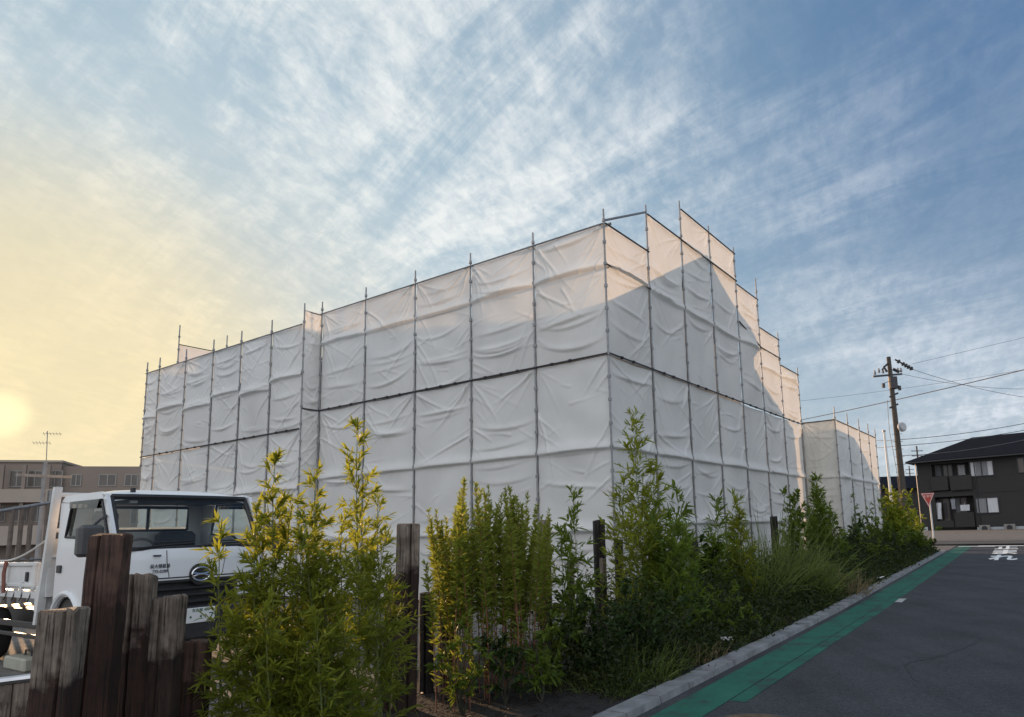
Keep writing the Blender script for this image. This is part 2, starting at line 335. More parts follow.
def sleeper_mat(name, top, low):
    m = bpy.data.materials.new(name); m.use_nodes = True; n_ = m.node_tree.nodes; l_ = m.node_tree.links; b = n_['Principled BSDF']; b.inputs['Roughness'].default_value = .9
    t = n_.new('ShaderNodeTexCoord'); mp = n_.new('ShaderNodeMapping'); mp.inputs['Scale'].default_value = (13, 13, .6); l_.new(t.outputs['Object'], mp.inputs[0])
    a = n_.new('ShaderNodeTexNoise'); a.inputs['Scale'].default_value = 5; a.inputs['Detail'].default_value = 9; a.inputs['Roughness'].default_value = .7; l_.new(mp.outputs[0], a.inputs['Vector'])
    r1 = n_.new('ShaderNodeValToRGB'); r1.color_ramp.elements[0].position = .34; r1.color_ramp.elements[1].position = .7
    r1.color_ramp.elements[0].color = (*[c*.35 for c in top], 1); r1.color_ramp.elements[1].color = (*top, 1); l_.new(a.outputs['Fac'], r1.inputs[0])
    r2 = n_.new('ShaderNodeValToRGB'); r2.color_ramp.elements[0].position = .3; r2.color_ramp.elements[1].position = .75
    r2.color_ramp.elements[0].color = (*[c*.3 for c in low], 1); r2.color_ramp.elements[1].color = (*low, 1); l_.new(a.outputs['Fac'], r2.inputs[0])
    # weathered grey head over the tarred body, with a ragged border measured from the generated height
    g = n_.new('ShaderNodeSeparateXYZ'); l_.new(t.outputs['Generated'], g.inputs[0])
    nb = n_.new('ShaderNodeTexNoise'); nb.inputs['Scale'].default_value = 6.5; nb.inputs['Detail'].default_value = 7; l_.new(t.outputs['Object'], nb.inputs['Vector'])
    ad = n_.new('ShaderNodeMath'); ad.operation = 'MULTIPLY_ADD'; l_.new(nb.outputs['Fac'], ad.inputs[0]); ad.inputs[1].default_value = .46; l_.new(g.outputs[2], ad.inputs[2])
    mr = n_.new('ShaderNodeMapRange'); l_.new(ad.outputs[0], mr.inputs[0]); mr.inputs[1].default_value = .96; mr.inputs[2].default_value = 1.03
    mx = n_.new('ShaderNodeMix'); mx.data_type = 'RGBA'; l_.new(mr.outputs[0], mx.inputs['Factor']); l_.new(r2.outputs[0], mx.inputs[6]); l_.new(r1.outputs[0], mx.inputs[7])
    mp2 = n_.new('ShaderNodeMapping'); mp2.inputs['Scale'].default_value = (34, 34, 1.1); l_.new(t.outputs['Object'], mp2.inputs[0])
    ck = n_.new('ShaderNodeTexNoise'); ck.inputs['Scale'].default_value = 2.2; ck.inputs['Detail'].default_value = 5; ck.inputs['Roughness'].default_value = .6; l_.new(mp2.outputs[0], ck.inputs['Vector'])
    rc = n_.new('ShaderNodeValToRGB'); rc.color_ramp.elements[0].position = .36; rc.color_ramp.elements[0].color = (.22, .20, .19, 1); rc.color_ramp.elements[1].position = .45; rc.color_ramp.elements[1].color = (1, 1, 1, 1); l_.new(ck.outputs['Fac'], rc.inputs[0])
    bl = n_.new('ShaderNodeTexNoise'); bl.inputs['Scale'].default_value = 9; bl.inputs['Detail'].default_value = 6; l_.new(t.outputs['Object'], bl.inputs['Vector'])
    rb = n_.new('ShaderNodeValToRGB'); rb.color_ramp.elements[0].position = .35; rb.color_ramp.elements[0].color = (.55, .52, .5, 1); rb.color_ramp.elements[1].position = .65; rb.color_ramp.elements[1].color = (1.15, 1.12, 1.1, 1); l_.new(bl.outputs['Fac'], rb.inputs[0])
    m1 = n_.new('ShaderNodeMix'); m1.data_type = 'RGBA'; m1.blend_type = 'MULTIPLY'; m1.inputs['Factor'].default_value = 1; l_.new(mx.outputs[2], m1.inputs[6]); l_.new(rc.outputs[0], m1.inputs[7])
    m2_ = n_.new('ShaderNodeMix'); m2_.data_type = 'RGBA'; m2_.blend_type = 'MULTIPLY'; m2_.inputs['Factor'].default_value = 1; l_.new(m1.outputs[2], m2_.inputs[6]); l_.new(rb.outputs[0], m2_.inputs[7])
    l_.new(m2_.outputs[2], b.inputs['Base Color'])
    bp = n_.new('ShaderNodeBump'); bp.inputs['Strength'].default_value = 1.0; bp.inputs['Distance'].default_value = .02; l_.new(a.outputs['Fac'], bp.inputs['Height']); l_.new(bp.outputs[0], b.inputs['Normal'])
    return m
m_sl_grey = sleeper_mat('weathered_sleeper_wood', (.36, .30, .245), (.065, .028, .018))
m_sl_dark = sleeper_mat('tarred_sleeper_wood', (.15, .085, .062), (.060, .025, .016))
m_sl_black = sleeper_mat('blackened_sleeper_wood', (.055, .045, .04), (.035, .026, .022))
m_sl_pale = sleeper_mat('pale_sleeper_wood', (.36, .30, .25), (.065, .036, .025))

# ================================================================== GROUND, ROAD
def strip(name, left, right, m, lift, kind='structure', label=None):
    # left / right: lists of (x, y); a sheet following the ground
    V = []; Q = []
    for (a, b) in zip(left, right):
        V.append((a[0], a[1], gh(*a)+lift)); V.append((b[0], b[1], gh(*b)+lift))
    for i in range(len(left)-1): Q.append((2*i, 2*i+1, 2*i+3, 2*i+2))
    o = npmesh(name, V, Q, m); o['kind'] = kind
    if label: o['label'] = label
    return o
g = MB(); ys = (-60, 12, 900)
for y0, y1 in zip(ys, ys[1:]): g.quad((-900, y0, gh(0, y0)), (900, y0, gh(0, y0)), (900, y1, gh(0, y1)), (-900, y1, gh(0, y1)))
tag(g.build('ground', m_lot), kind='structure')

K0 = gnd(640.7, 715.6); K1 = gnd(944, 553)
K0 = K0[:2]; K1 = K1[:2]; kd = (K1-K0)/np.linalg.norm(K1-K0); kn = np.array([-kd[1], kd[0]])   # kn points from the road to the site
KLEN = np.linalg.norm(K1-K0)
def K(t, off): return K0+kd*t+kn*off           # off > 0: site side, off < 0: on the road
T0, T1 = -14.0, KLEN+0.8
ts = np.arange(T0, T1+.01, .5)
END = gnd(977, 545); tEND = float(np.dot(END[:2]-K0, kd))
tsr = np.append(np.arange(T0, tEND, .5), tEND)
strip('road', [K(t, 0.02) for t in tsr], [K(t, -7.2) for t in tsr], m_asph, .004)
# bed of soil beside the kerb
strip('planting_bed', [K(t, 3.2) for t in ts], [K(t, .2) for t in ts], m_soil, .012)
# crossing street at the far end, pale apron beyond it
strip('cross_street', [K(t, 60) for t in (tEND-.3, tEND+4.2)], [K(t, -60) for t in (tEND-.3, tEND+4.2)], m_asph2, .010)
strip('pavement', [K(t, 60) for t in (tEND+4.2, tEND+7.0)], [K(t, -60) for t in (tEND+4.2, tEND+7.0)], mat('brown_paving', (.105, .092, .085), .9, .2, 2, bump=.3), .014)
# kerb stones
kb = MB(); t = T0
rnd = random.Random(4)
while t < T1:
    a, b = t+.009, t+.591
    h0 = .060+rnd.uniform(-.006, .006)
    q = [K(a, .22), K(a, .0), K(b, .0), K(b, .22)]
    q2 = [K(a, .22), K(a, .02), K(b, .02), K(b, .22)]
    lo = [(p[0], p[1], gh(*p)-.05) for p in q]; hi = [(p[0], p[1], gh(*p)+h0) for p in q2]
    kb.add(lo+hi, [(0, 1, 2, 3), (4, 5, 6, 7), (0, 1, 5, 4), (1, 2, 6, 5), (2, 3, 7, 6), (3, 0, 4, 7)]); t += .6
tag(kb.build('kerb', mat('kerb_concrete', (.20, .205, .21), .9, .38, 3.2, bump=.35, bscale=70)), kind='structure')
# green lane: inner band runs on, outer band begins at the painted end
tg = float(np.dot(gnd(735, 702)[:2]-K0, kd)); wi = -float(np.dot(gnd(729, 701)[:2]-K0, kn)); wo = -float(np.dot(gnd(840, 639.7)[:2]-K0, kn)); wo2 = -float(np.dot(gnd(972, 547)[:2]-K0, kn))
ti = np.arange(T0, tEND-.6, .5); to = np.arange(tg, tEND-.6, .5)
strip('green_lane', [K(t, -.10) for t in ti], [K(t, -wi) for t in ti], m_green, .008)
strip('green_lane', [K(t, -wi-.012) for t in to], [K(t, -(wo+(wo2-wo)*max(0, (t-5)/(tEND-5)))) for t in to], m_green, .008)
# marks
def mark(px, wpx_t, wpx_o):
    q = gnd(*px)[:2]; t = float(np.dot(q-K0, kd)); o = float(np.dot(q-K0, kn)); return t, o
t_, o_ = mark((901, 601), 0, 0)
tag(strip('road_marking', [K(t_-.32, o_+.07), K(t_+.32, o_+.07)], [K(t_-.32, o_-.06), K(t_+.32, o_-.06)], mat('worn_paint', (.34, .35, .34), .85, .45, 14), .013))
a = gnd(978, 546.5)[:2]; ta = float(np.dot(a-K0, kd)); oa = float(np.dot(a-K0, kn))
strip('stop_line', [K(ta, oa), K(ta+.45, oa)], [K(ta, oa-6), K(ta+.45, oa-6)], m_white, .014)
a = gnd(958, 547)[:2]; tb = float(np.dot(a-K0, kd)); ob = float(np.dot(a-K0, kn))
strip('stop_line', [K(tb, ob), K(tb+.4, ob)], [K(tb, ob-1.5), K(tb+.4, ob-1.5)], m_white, .014)
# three painted characters, read by a driver going away from the camera
far = gnd(1009, 545.8)[:2]; near = gnd(1000, 561)[:2]
tf = float(np.dot(far-K0, kd)); tn = float(np.dot(near-K0, kd)); oc = float(np.dot((far+near)/2-K0, kn))
hh = (tf-tn)/3
for i, ch in enumerate('止まれ'):
    vs, fs = text_mesh(ch, 1.0, .035)
    vs = np.array(vs); mn = vs.min(0); mxx = vs.max(0); V = []
    half = .43
    for p in vs:
        u = (p[0]-mn[0])/(mxx[0]-mn[0])-.5; v = (p[1]-mn[1])/(mxx[1]-mn[1])
        q = K(tf-hh*(i+1)+hh*(.08+.84*v), oc-u*2*half)
        V.append((q[0], q[1], gh(*q)+.012))
    mb = MB(); mb.add(V, fs); tag(mb.build('road_marking', m_white), kind='structure')
# manhole cover at the bottom edge
q = gnd(757, 729); mc = thing('manhole_cover', 'round rusty manhole cover set in the asphalt by the green lane', 'manhole cover', (q[0], q[1], gh(q[0], q[1])))
MB().cyl((0, 0, .008), (0, 0, 1), .40, .012, 40).build('frame', m_dkpipe, mc)
pl = MB().cyl((0, 0, .016), (0, 0, 1), .34, .01, 40)
for i in range(-4, 5):
    for j in range(-4, 5):
        if i*i+j*j < 17: pl.box(i*.07-.018, i*.07+.018, j*.07-.018, j*.07+.018, .0212, .026)
pl.build('lid', mat('rusty_iron', (.13, .085, .05), .8, .35, 9, metal=.2), mc)
# crack in the asphalt running up the road
cr = []
for i in range(60):
    t = 1.2+i*.35; off = -3.15+.05*math.sin(i*.9)+.03*math.sin(i*2.3)
    cr.append((K(t, off), K(t, off-.018-.008*math.sin(i*1.7))))
strip('asphalt_seam', [c[0] for c in cr], [c[1] for c in cr], mat('tar', (.018, .018, .02), .7), .0065)

rnd = random.Random(12)
for (t0, o0, ang, n_) in ((2.0, -1.9, .5, 26), (6.5, -2.6, -.35, 34), (11, -4.2, .8, 30), (1.2, -4.4, .15, 30)):
    p_ = [t0, o0]; a_ = ang; L_ = []; Rr = []
    for k in range(n_):
        a_ += rnd.uniform(-.35, .35); a_ = a_*.93+ang*.07; p_ = [p_[0]+.13*math.cos(a_), p_[1]+.13*math.sin(a_)]; wdt = .004+.005*rnd.random()
        L_.append(K(p_[0]-wdt*math.sin(a_), p_[1]+wdt*math.cos(a_))); Rr.append(K(p_[0]+wdt*math.sin(a_), p_[1]-wdt*math.cos(a_)))
    strip('asphalt_crack', L_, Rr, MATS['tar'], .0068)

# ================================================================== SCAFFOLDING
def sheet(parent, o, u, wd, z0, z1, n, seed, m=None, amp=1.0, rails=(), name='sheet', label=None):
    """cloth between two poles: o = lower left point on the pole line (z ignored), u = unit run, n = outward normal"""
    rng = np.random.default_rng(seed); nu, nv = 80, max(24, int((z1-z0)*40))
    U_, V_ = np.meshgrid(np.linspace(0, 1, nu), np.linspace(0, 1, nv)); H = z1-z0
    X = U_*wd; Z = V_*H; D = np.zeros_like(X)
    env = np.sin(np.pi*np.clip(U_, 0, 1))**.6
    D += rng.uniform(-.03, .05)*np.sin(np.pi*U_)*np.sin(np.pi*V_)**.7
    def ridge(dist, wdt): return np.exp(-(dist/wdt)**2)
    # hanging swags between ties
    for k in range(rng.integers(4, 8)):
        v0 = rng.uniform(.02, .95)*H; sag = rng.uniform(.04, .28); sk = rng.uniform(-.18, .18); c = rng.uniform(.35, .65)
        yy = v0-sag*(1-((U_-c)/.55)**2)+sk*U_
        zq = Z-yy; wq = rng.uniform(.05, .13); asy = np.where(zq > 0, np.exp(-(zq/wq)**2), np.exp(-(zq/.020)**2))
        D += rng.uniform(.009, .024)*asy*env*(.35+.65*np.sin(np.pi*np.clip(U_*rng.uniform(.8, 1.2), 0, 1)))
    # tension folds fanning out of the tied corners and edge ties
    for k in range(rng.integers(9, 15)):
        side = rng.integers(0, 2); v0 = H*(1.0 if rng.random() < .55 else rng.uniform(.25, .95)); x0 = side*wd
        ang = rng.uniform(.35, 1.25); dx, dz = (1 if side == 0 else -1)*math.cos(ang), -math.sin(ang)
        rx, rz = X-x0, Z-v0; along = rx*dx+rz*dz; perp = -rx*dz+rz*dx; perp = perp+rng.uniform(-.12, .12)*np.clip(along, 0, 3)**2
        ln = rng.uniform(.7, 2.0); fade = np.clip(along/.15, 0, 1)*np.clip(1-along/ln, 0, 1)
        wf_ = .018+.03*np.clip(along, 0, 2); sg_ = 1 if side == 0 else -1; perp = perp*sg_
        D += rng.uniform(.007, .020)*np.where(perp > 0, np.exp(-(perp/wf_)**2), np.exp(-(perp/.016)**2))*fade
    for k in range(rng.integers(12, 20)):
        # thin secondary creases close to ties and seams
        x0 = rng.choice([0, wd, rng.uniform(.1, wd-.1)]); v0 = H*rng.uniform(.05, 1.0); ang = rng.uniform(-.5, .95); sx_ = 1 if x0 < wd/2 else -1; dx, dz = sx_*math.cos(ang), -math.sin(ang)
        rx, rz = X-x0, Z-v0; along = rx*dx+rz*dz; perp = (-rx*dz+rz*dx)*sx_+rng.uniform(-.25, .25)*np.clip(along, 0, 2)**2
        ln = rng.uniform(.35, 1.1); fade = np.clip(along/.08, 0, 1)*np.clip(1-along/ln, 0, 1)
        D += rng.uniform(.004, .011)*np.where(perp > 0, np.exp(-(perp/.035)**2), np.exp(-(perp/.013)**2))*fade
    for k in range(5):
        kx, kz = rng.normal(0, 3.2), rng.normal(0, 3.2); D += .003*np.sin(kx*X+kz*Z+rng.uniform(0, 6))*env
    # the cloth is pressed out over rails behind it
    for rz_ in rails:
        if z0+.1 < rz_ < z1-.1:
            zz_ = Z-(rz_-z0); D += .040*np.where(zz_ > 0, np.exp(-(zz_/.14)**2), np.exp(-(zz_/.018)**2))*(.5+.5*env)
    D *= amp*2.3
    # scalloped, tied edges
    gap = .010; per = .45
    sc_ = gap+.014*np.sin(np.pi*(Z % per)/per)**2*rng.uniform(.5, 1.4)
    XL = sc_; XR = wd-(gap+.014*np.sin(np.pi*((Z+rng.uniform(0, .1)) % per)/per)**2*rng.uniform(.5, 1.4)); X = XL+(XR-XL)*U_
    swag = .05*rng.uniform(.4, 1.2)*np.sin(np.pi*U_)*(rng.uniform(.6, 1.2)); Z = Z-swag*np.clip((V_-.9)/.1, 0, 1)*.5-swag*np.clip((.04-V_)/.04, 0, 1)*.3
    o = np.array(o, float); u = np.array(u); n = np.array(n)
    Pn = o[None, None, :]*[1, 1, 0]+X[..., None]*u+(D-.026)[..., None]*n+(z0+Z)[..., None]*UP
    idx = np.arange(nu*nv).reshape(nv, nu); Q = np.stack([idx[:-1, :-1], idx[:-1, 1:], idx[1:, 1:], idx[1:, :-1]], -1).reshape(-1, 4)
    ob = npmesh(name, Pn.reshape(-1, 3), Q, m or m_sheet, parent, org=parent.location, smooth=True)
    if label: ob['label'] = label
    return ob

def pole(parent, p, z1, m=None, z0=None):
    p = np.array(p, float); b = gh(p[0], p[1]) if z0 is None else z0
    mb = MB(); mb.tube([(p[0], p[1], b), (p[0], p[1], z1)], .019, 8)
    mb.cyl((p[0], p[1], b+.02), (0, 0, 1), .07, .02, 8)
    z = b+.35
    while z < z1-.12:
        mb.cyl((p[0], p[1], z), (0, 0, 1), .035, .06, 8); z += .45
    mb.cyl((p[0], p[1], z1+.02), (0, 0, 1), .018, .08, 8)
    return mb.build('pole', m or m_pipe, parent, org=parent.location)

def rail(parent, a, b, r=.018, m=None, clamps=True):
    a, b = np.array(a, float), np.array(b, float); mb = MB().tube([a, b], r, 8)
    d = (b-a)/np.linalg.norm(b-a)
    if clamps:
        ln = np.linalg.norm(b-a)
        for k in range(1, int(ln/.45)): mb.cyl(a+d*k*.45, d, r*1.8, .05, 8)
    return mb.build('rail', m or m_dkpipe, parent, org=parent.location)

NL, NR = -dr, -dl             # outward normals of the left and right faces
ZT, ZM = 7.46, 4.86
scf = thing('scaffolding', 'tall white sheeted scaffolding nearest the camera with a stepped top at its corner', 'scaffolding', S(0, 0, 0))
PX = [0, 1.78, 3.58, 5.38, 7.2, 9.0]
tops_l = [7.73, 7.73, 7.74, 7.77, 7.76, 7.77]
for i, a in enumerate(PX): pole(scf, S(a, 0, 0), tops_l[i])
for i in range(5):
    a0, a1 = PX[i+1], PX[i]; o = S(a0, 0, 0); wd = a0-a1
    sheet(scf, o, -dl, wd, ZM, ZT+.06, NL, 100+i, rails=(6.62,))
    sheet(scf, o, -dl, wd, .12, ZM-.025, NL, 120+i, rails=(3.05, 1.5))
    for z in (ZT+.015, ZM-.01): rail(scf, S(a0, -.035, z), S(a1, -.035, z), m=m_dkpipe if z < 7 else m_pipe, clamps=z < 7)
    for z in (6.62, 3.05, 1.5): rail(scf, S(a0, .12, z), S(a1, .12, z), m=m_pipe, clamps=False)
# upper loose rail near the corner
rail(scf, S(3.4, .35, 7.60), S(.05, .35, 7.63), r=.03, m=m_pipe, clamps=False)
# short return where the near run ends
RET = 9.03
pole(scf, S(RET, -.5, 0), 7.60)
for z0, z1, sd in ((ZM, ZT+.04, 140), (.12, ZM-.025, 141)):
    sheet(scf, S(9.0, .03, 0), -dr, .53, z0, z1, -dl, sd, amp=.8)
rail(scf, S(RET, 0, ZT), S(RET, -.5, ZT), m=m_pipe, clamps=False); rail(scf, S(RET, 0, ZM), S(RET, -.5, ZM), clamps=False)
# right face, stepped
PS = [0, 1.77, 3.50, 5.20, 6.92, 8.60, 10.35, 12.2]
TR = [7.47, 8.35, 9.15, 9.15, 8.25, 7.38, 6.55]
tops_r = [8.53, 9.33, 9.32, 9.32, 8.89, 7.60, 6.78]
for i in range(7): pole(scf, S(0, PS[i+1], 0), tops_r[i])
for i in range(7):
    s0, s1 = PS[i], PS[i+1]; wd = s1-s0; o = S(0, s0, 0); zt = TR[i]
    sheet(scf, o, dr, wd, .15, ZM-.025, NR, 160+i, rails=(3.05, 1.6))
    mid = 6.64 if i in (0, 1) else 6.75
    zz_ = [ZM+.02, zt]
    sheet(scf, o, dr, wd, ZM, zt+.06, NR, 170+i, rails=(6.64, 8.36) if i < 5 else (6.2,))
    rail(scf, S(-.035, s0, ZM-.01), S(-.035, s1, ZM-.01)); rail(scf, S(-.035, s0, zt+.015), S(-.035, s1, zt+.015), clamps=False)
    if i in (0,): rail(scf, S(-.035, s0, 6.64), S(-.035, s1, 6.64), r=.018, clamps=False)
    if i in (2, 3): rail(scf, S(-.035, s0, 8.36), S(-.035, s1, 8.36), r=.02, clamps=False)
    if i in (4, 5): rail(scf, S(-.035, s0, 6.78+.4*(5-i)), S(-.035, s1, 6.78), r=.02, clamps=False)
    rail(scf, S(.12, s0, 3.05), S(.12, s1, 3.05), m=m_pipe, clamps=False)
rail(scf, S(0, .0, 7.55), S(0, 1.77, 8.42), r=.024, m=m_pipe, clamps=False)
# inner row of standards and planks along both faces
for a in PX[1:]: pole(scf, S(a, .9, 0), 4.9)
for s in PS[2:-1]: pole(scf, S(.9, s, 0), 4.9)
pk = mat('plank_steel', (.25, .25, .25), .6, .2, 6, metal=.5)
for z in (2.9, 4.6):
    for i in range(5):
        a0_ = max(PX[i], .35)+.02; a1_ = PX[i+1]-.02; mb = MB().obox(S((a0_+a1_)/2, .45, z), dl*(a1_-a0_)/2, dr*.3, UP*.025); mb.build('plank', pk, scf, org=scf.location)

# far run, a little lower
scb = thing('scaffolding', 'lower far stretch of white sheeted scaffolding rising behind the truck', 'scaffolding', S(RET, -.5, 0))
PF = [9.06, 10.5, 12.0, 13.5, 15.1, 16.78, 17.62]
for i, a in enumerate(PF): pole(scb, S(a, -.5, 0), (7.5 if i == 0 else 7.42)+.02*(i % 2)) if i else None
for i in range(6):
    a1, a0 = PF[i], PF[i+1]; o = S(a0, -.5, 0); wd = a0-a1
    sheet(scb, o, -dl, wd, 4.34, 7.14, NL, 200+i, rails=(5.75,) if i % 2 == 0 else (5.55,))
    sheet(scb, o, -dl, wd, .15, 4.315, NL, 220+i, rails=(2.8,))
    for z in (7.095, 4.33): rail(scb, S(a0, -.535, z), S(a1, -.535, z), m=m_dkpipe if z < 7 else m_pipe, clamps=z < 7)
rail(scb, S(17.0, -.1, 7.2), S(13.2, -.1, 7.25), r=.03, m=m_dkpipe, clamps=False)
# end face of the far run, seen from inside above the top edge
PE = [-.5, .42, 2.05, 3.8, 5.55, 7.3]
for i in range(5):
    s0, s1 = PE[i], PE[i+1]; zt = 7.08 if i == 0 else 8.27
    sheet(scb, S(17.66, s1, 0), -dr, s1-s0, 4.35, zt, dl, 240+i, amp=.5); sheet(scb, S(17.66, s1, 0), -dr, s1-s0, .15, 4.31, dl, 250+i, amp=.5)
    rail(scb, S(17.62, s0, zt+.02), S(17.62, s1, zt+.02), clamps=False)
for i, s in enumerate(PE[1:]): pole(scb, S(17.62, s, 0), 8.92)

# low block by the street end
E0 = S(0, 12.25, 0); LB = 1.10; E1 = E0-dl*LB
scl = thing('scaffolding', 'low white sheeted scaffold block at the street end beside the utility pole', 'scaffolding', E1)
pole(scl, E1, 5.28)
sheet(scl, E0, -dl, LB, .2, 4.94, NL, 300, m=m_sheet2, rails=(3.0,), amp=.5)
rail(scl, E0+UP*4.9, E1+UP*4.9, clamps=False)
SL = [0, 1.72, 3.45, 5.02, 6.3]
for i in range(4):
    o = E1+dr*SL[i]; wd = SL[i+1]-SL[i]; pole(scl, E1+dr*SL[i+1], 5.28 if i < 3 else 5.2)
    sheet(scl, o, dr, wd, .2, 4.95, NR, 310+i, rails=(3.0,), amp=.8)
    rail(scl, o+UP*4.9, o+dr*wd+UP*4.9, clamps=False)

# ---------------------------------------------------------------- house being built under the sheets, and unseen bodies added to shade the cloth
m_ply = mat('house_board', (.35, .33, .30), .85, .15, 3); m_roof = mat('roof_felt', (.07, .07, .075), .9, .15, 5)
hs = thing('house', 'new gabled house hidden inside the tall sheeted scaffolding', 'house', S(1.25, 1.1, 0))
DD = 1.25
mb = MB(); body = [(1.1, 0), (8.15, 0), (8.15, 7.0), (5.32, 8.55), (1.1, 6.3)]
mb.prism([S(DD, s, z) for s, z in body], dl*6.6); mb.build('wall', m_ply, hs, org=hs.location)
mb = MB(); mb.prism([S(DD-.12, s, z) for s, z in ((.45, 5.98), (5.32, 8.55), (5.32, 8.70), (.45, 6.13))], dl*6.9)
mb.prism([S(DD-.12, s, z) for s, z in ((5.325, 8.55), (8.72, 6.84), (8.72, 6.99), (5.325, 8.70))], dl*6.9); mb.build('roof', m_roof, hs, org=hs.location)
mb = MB(); mb.prism([S(DD, s, z) for s, z in ((8.17, 0), (11.6, 0), (11.6, 4.8), (8.17, 6.2))], dl*5); mb.build('shade_wedge', m_ply, hs, org=hs.location)  # added low body, shaped for the shadow edge right of the gable
h2 = thing('house', 'unseen second house added inside the far lower scaffolding to block the sun', 'house', S(10, 1, 0))  # added body that keeps the sun off the far sheets from behind
mb = MB().prism([S(10, s, z) for s, z in ((.7, 0), (7, 0), (7, 6.3), (3.8, 7.7), (.7, 6.3))], dl*6.4); mb.build('wall', m_ply, h2, org=h2.location)
mb = MB().prism([S(9.8, s, z) for s, z in ((.2, 6.1), (3.8, 7.72), (7.5, 6.1), (7.5, 6.22), (3.8, 7.86), (.2, 6.22))], dl*6.8); mb.build('roof', m_roof, h2, org=h2.location)
h3 = thing('shade_caster', 'unseen body added inside the low sheeted block to shade its cloth', 'house', E0)  # added shadow caster, its profile follows the slanting shade on the cloth
mb = MB().prism([E0-dl*.1+dr*s+UP*z for s, z in ((.3, 0), (7.5, 0), (7.4, 2.0), (6.1, 3.2), (4.0, 4.25), (3.0, 4.7), (.3, 4.75))], dl*3.0); mb.build('wall', m_ply, h3, org=h3.location)

# ================================================================== TRUCK
exec_truck = True
TO = np.array([-4.84, 8.25, 0]); TRZ = math.atan2(-dr[1], -dr[0])
tk = thing('flatbed_truck', 'white flatbed truck with black grille parked behind the railway sleepers', 'truck', TO, TRZ)
m_tw = mat('white_truck_paint', (.72, .73, .74), .28, .04, 2.0, coat=.4)
m_tw2 = mat('bed_paint', (.62, .62, .61), .45, .12, 3.0)
m_blk = mat('black_plastic', (.022, .022, .024), .45, .2, 20)
m_rub = mat('tyre_rubber', (.025, .025, .025), .9, .2, 20)
m_gl = glass_mat('cab_glass', (.74, .78, .77)); m_gl2 = glass_mat('side_glass', (.82, .86, .82))
m_chr = mat('chrome', (.7, .7, .72), .15, 0, metal=1.0); m_lamp = mat('lamp_lens', (.55, .57, .6), .1, .05); m_amb = mat('amber_lens', (.6, .22, .03), .2)
m_int = mat('cab_trim', (.075, .07, .066), .8, .2, 10)
HW_ = .85
def cab_ring(y, hw, z, r): pass
# cab shell: side profile polygon in (y, z), built as two side skins, roof, back, front panel
prof_roof = [(-.40, 2.09), (-.50, 2.15), (-.75, 2.18), (-1.20, 2.18), (-1.46, 2.14), (-1.58, 2.05)]
cb_ = MB()
# roof, crowned over the width
nx = 9; V = []; 
for y, z in [(-.36, 2.06)]+prof_roof:
    for i in range(nx):
        x = -HW_+.035+(2*HW_-.07)*i/(nx-1); e = abs(x)/(HW_-.035); V.append((x, y, z-.055*e**4))
FQ = [(j*nx+i, j*nx+i+1, (j+1)*nx+i+1, (j+1)*nx+i) for j in range(len(prof_roof)) for i in range(nx-1)]
cb_.add(V, FQ)
# back wall with window opening
for x0, x1, z0, z1 in ((-.815, .815, .62, 1.70), (-.815, -.62, 1.70, 2.03), (.52, .815, 1.70, 2.03), (-.62, .52, 2.0, 2.03)): cb_.box(x0, x1, -1.58, -1.54, z0, z1)
# front panel, curved in plan and slightly raked
def fy(x, z): return .03-.09*(abs(x)/HW_)**3-.03*max(0, z-1.1)
V = []; zs = (1.10, 1.2, 1.32, 1.44, 1.47); nx = 13
for z in zs:
    for i in range(nx):
        x = -HW_+2*HW_*i/(nx-1); V.append((x, fy(x, z)-(.02 if z > 1.45 else 0), z))
cb_.add(V, [(j*nx+i, j*nx+i+1, (j+1)*nx+i+1, (j+1)*nx+i) for j in range(len(zs)-1) for i in range(nx-1)])
# A pillars and side frames (both sides)
for sx in (1, -1):
    X = HW_*sx; x2 = (HW_-.05)*sx
    def sidep(pts): cb_.prism([(X, y, z) for y, z in pts], (-.04*sx, 0, 0))
    sidep([(-.02, 1.47), (-.10, 1.47), (-.44, 2.10), (-.36, 2.10)])                 # A pillar
    sidep([(-.36, 2.08), (-.44, 2.02), (-1.22, 2.03), (-1.56, 2.06), (-1.46, 2.13), (-.5, 2.13)])
    sidep([(-1.26, 2.03), (-1.36, 1.45), (-1.58, 1.45), (-1.57, 2.05)])             # rear pillar
    sidep([(-.06, .95), (-.06, 1.46), (-.14, 1.46), (-.30, .95)])                   # front corner
cb_.build('cab', m_tw, tk, smooth=True)
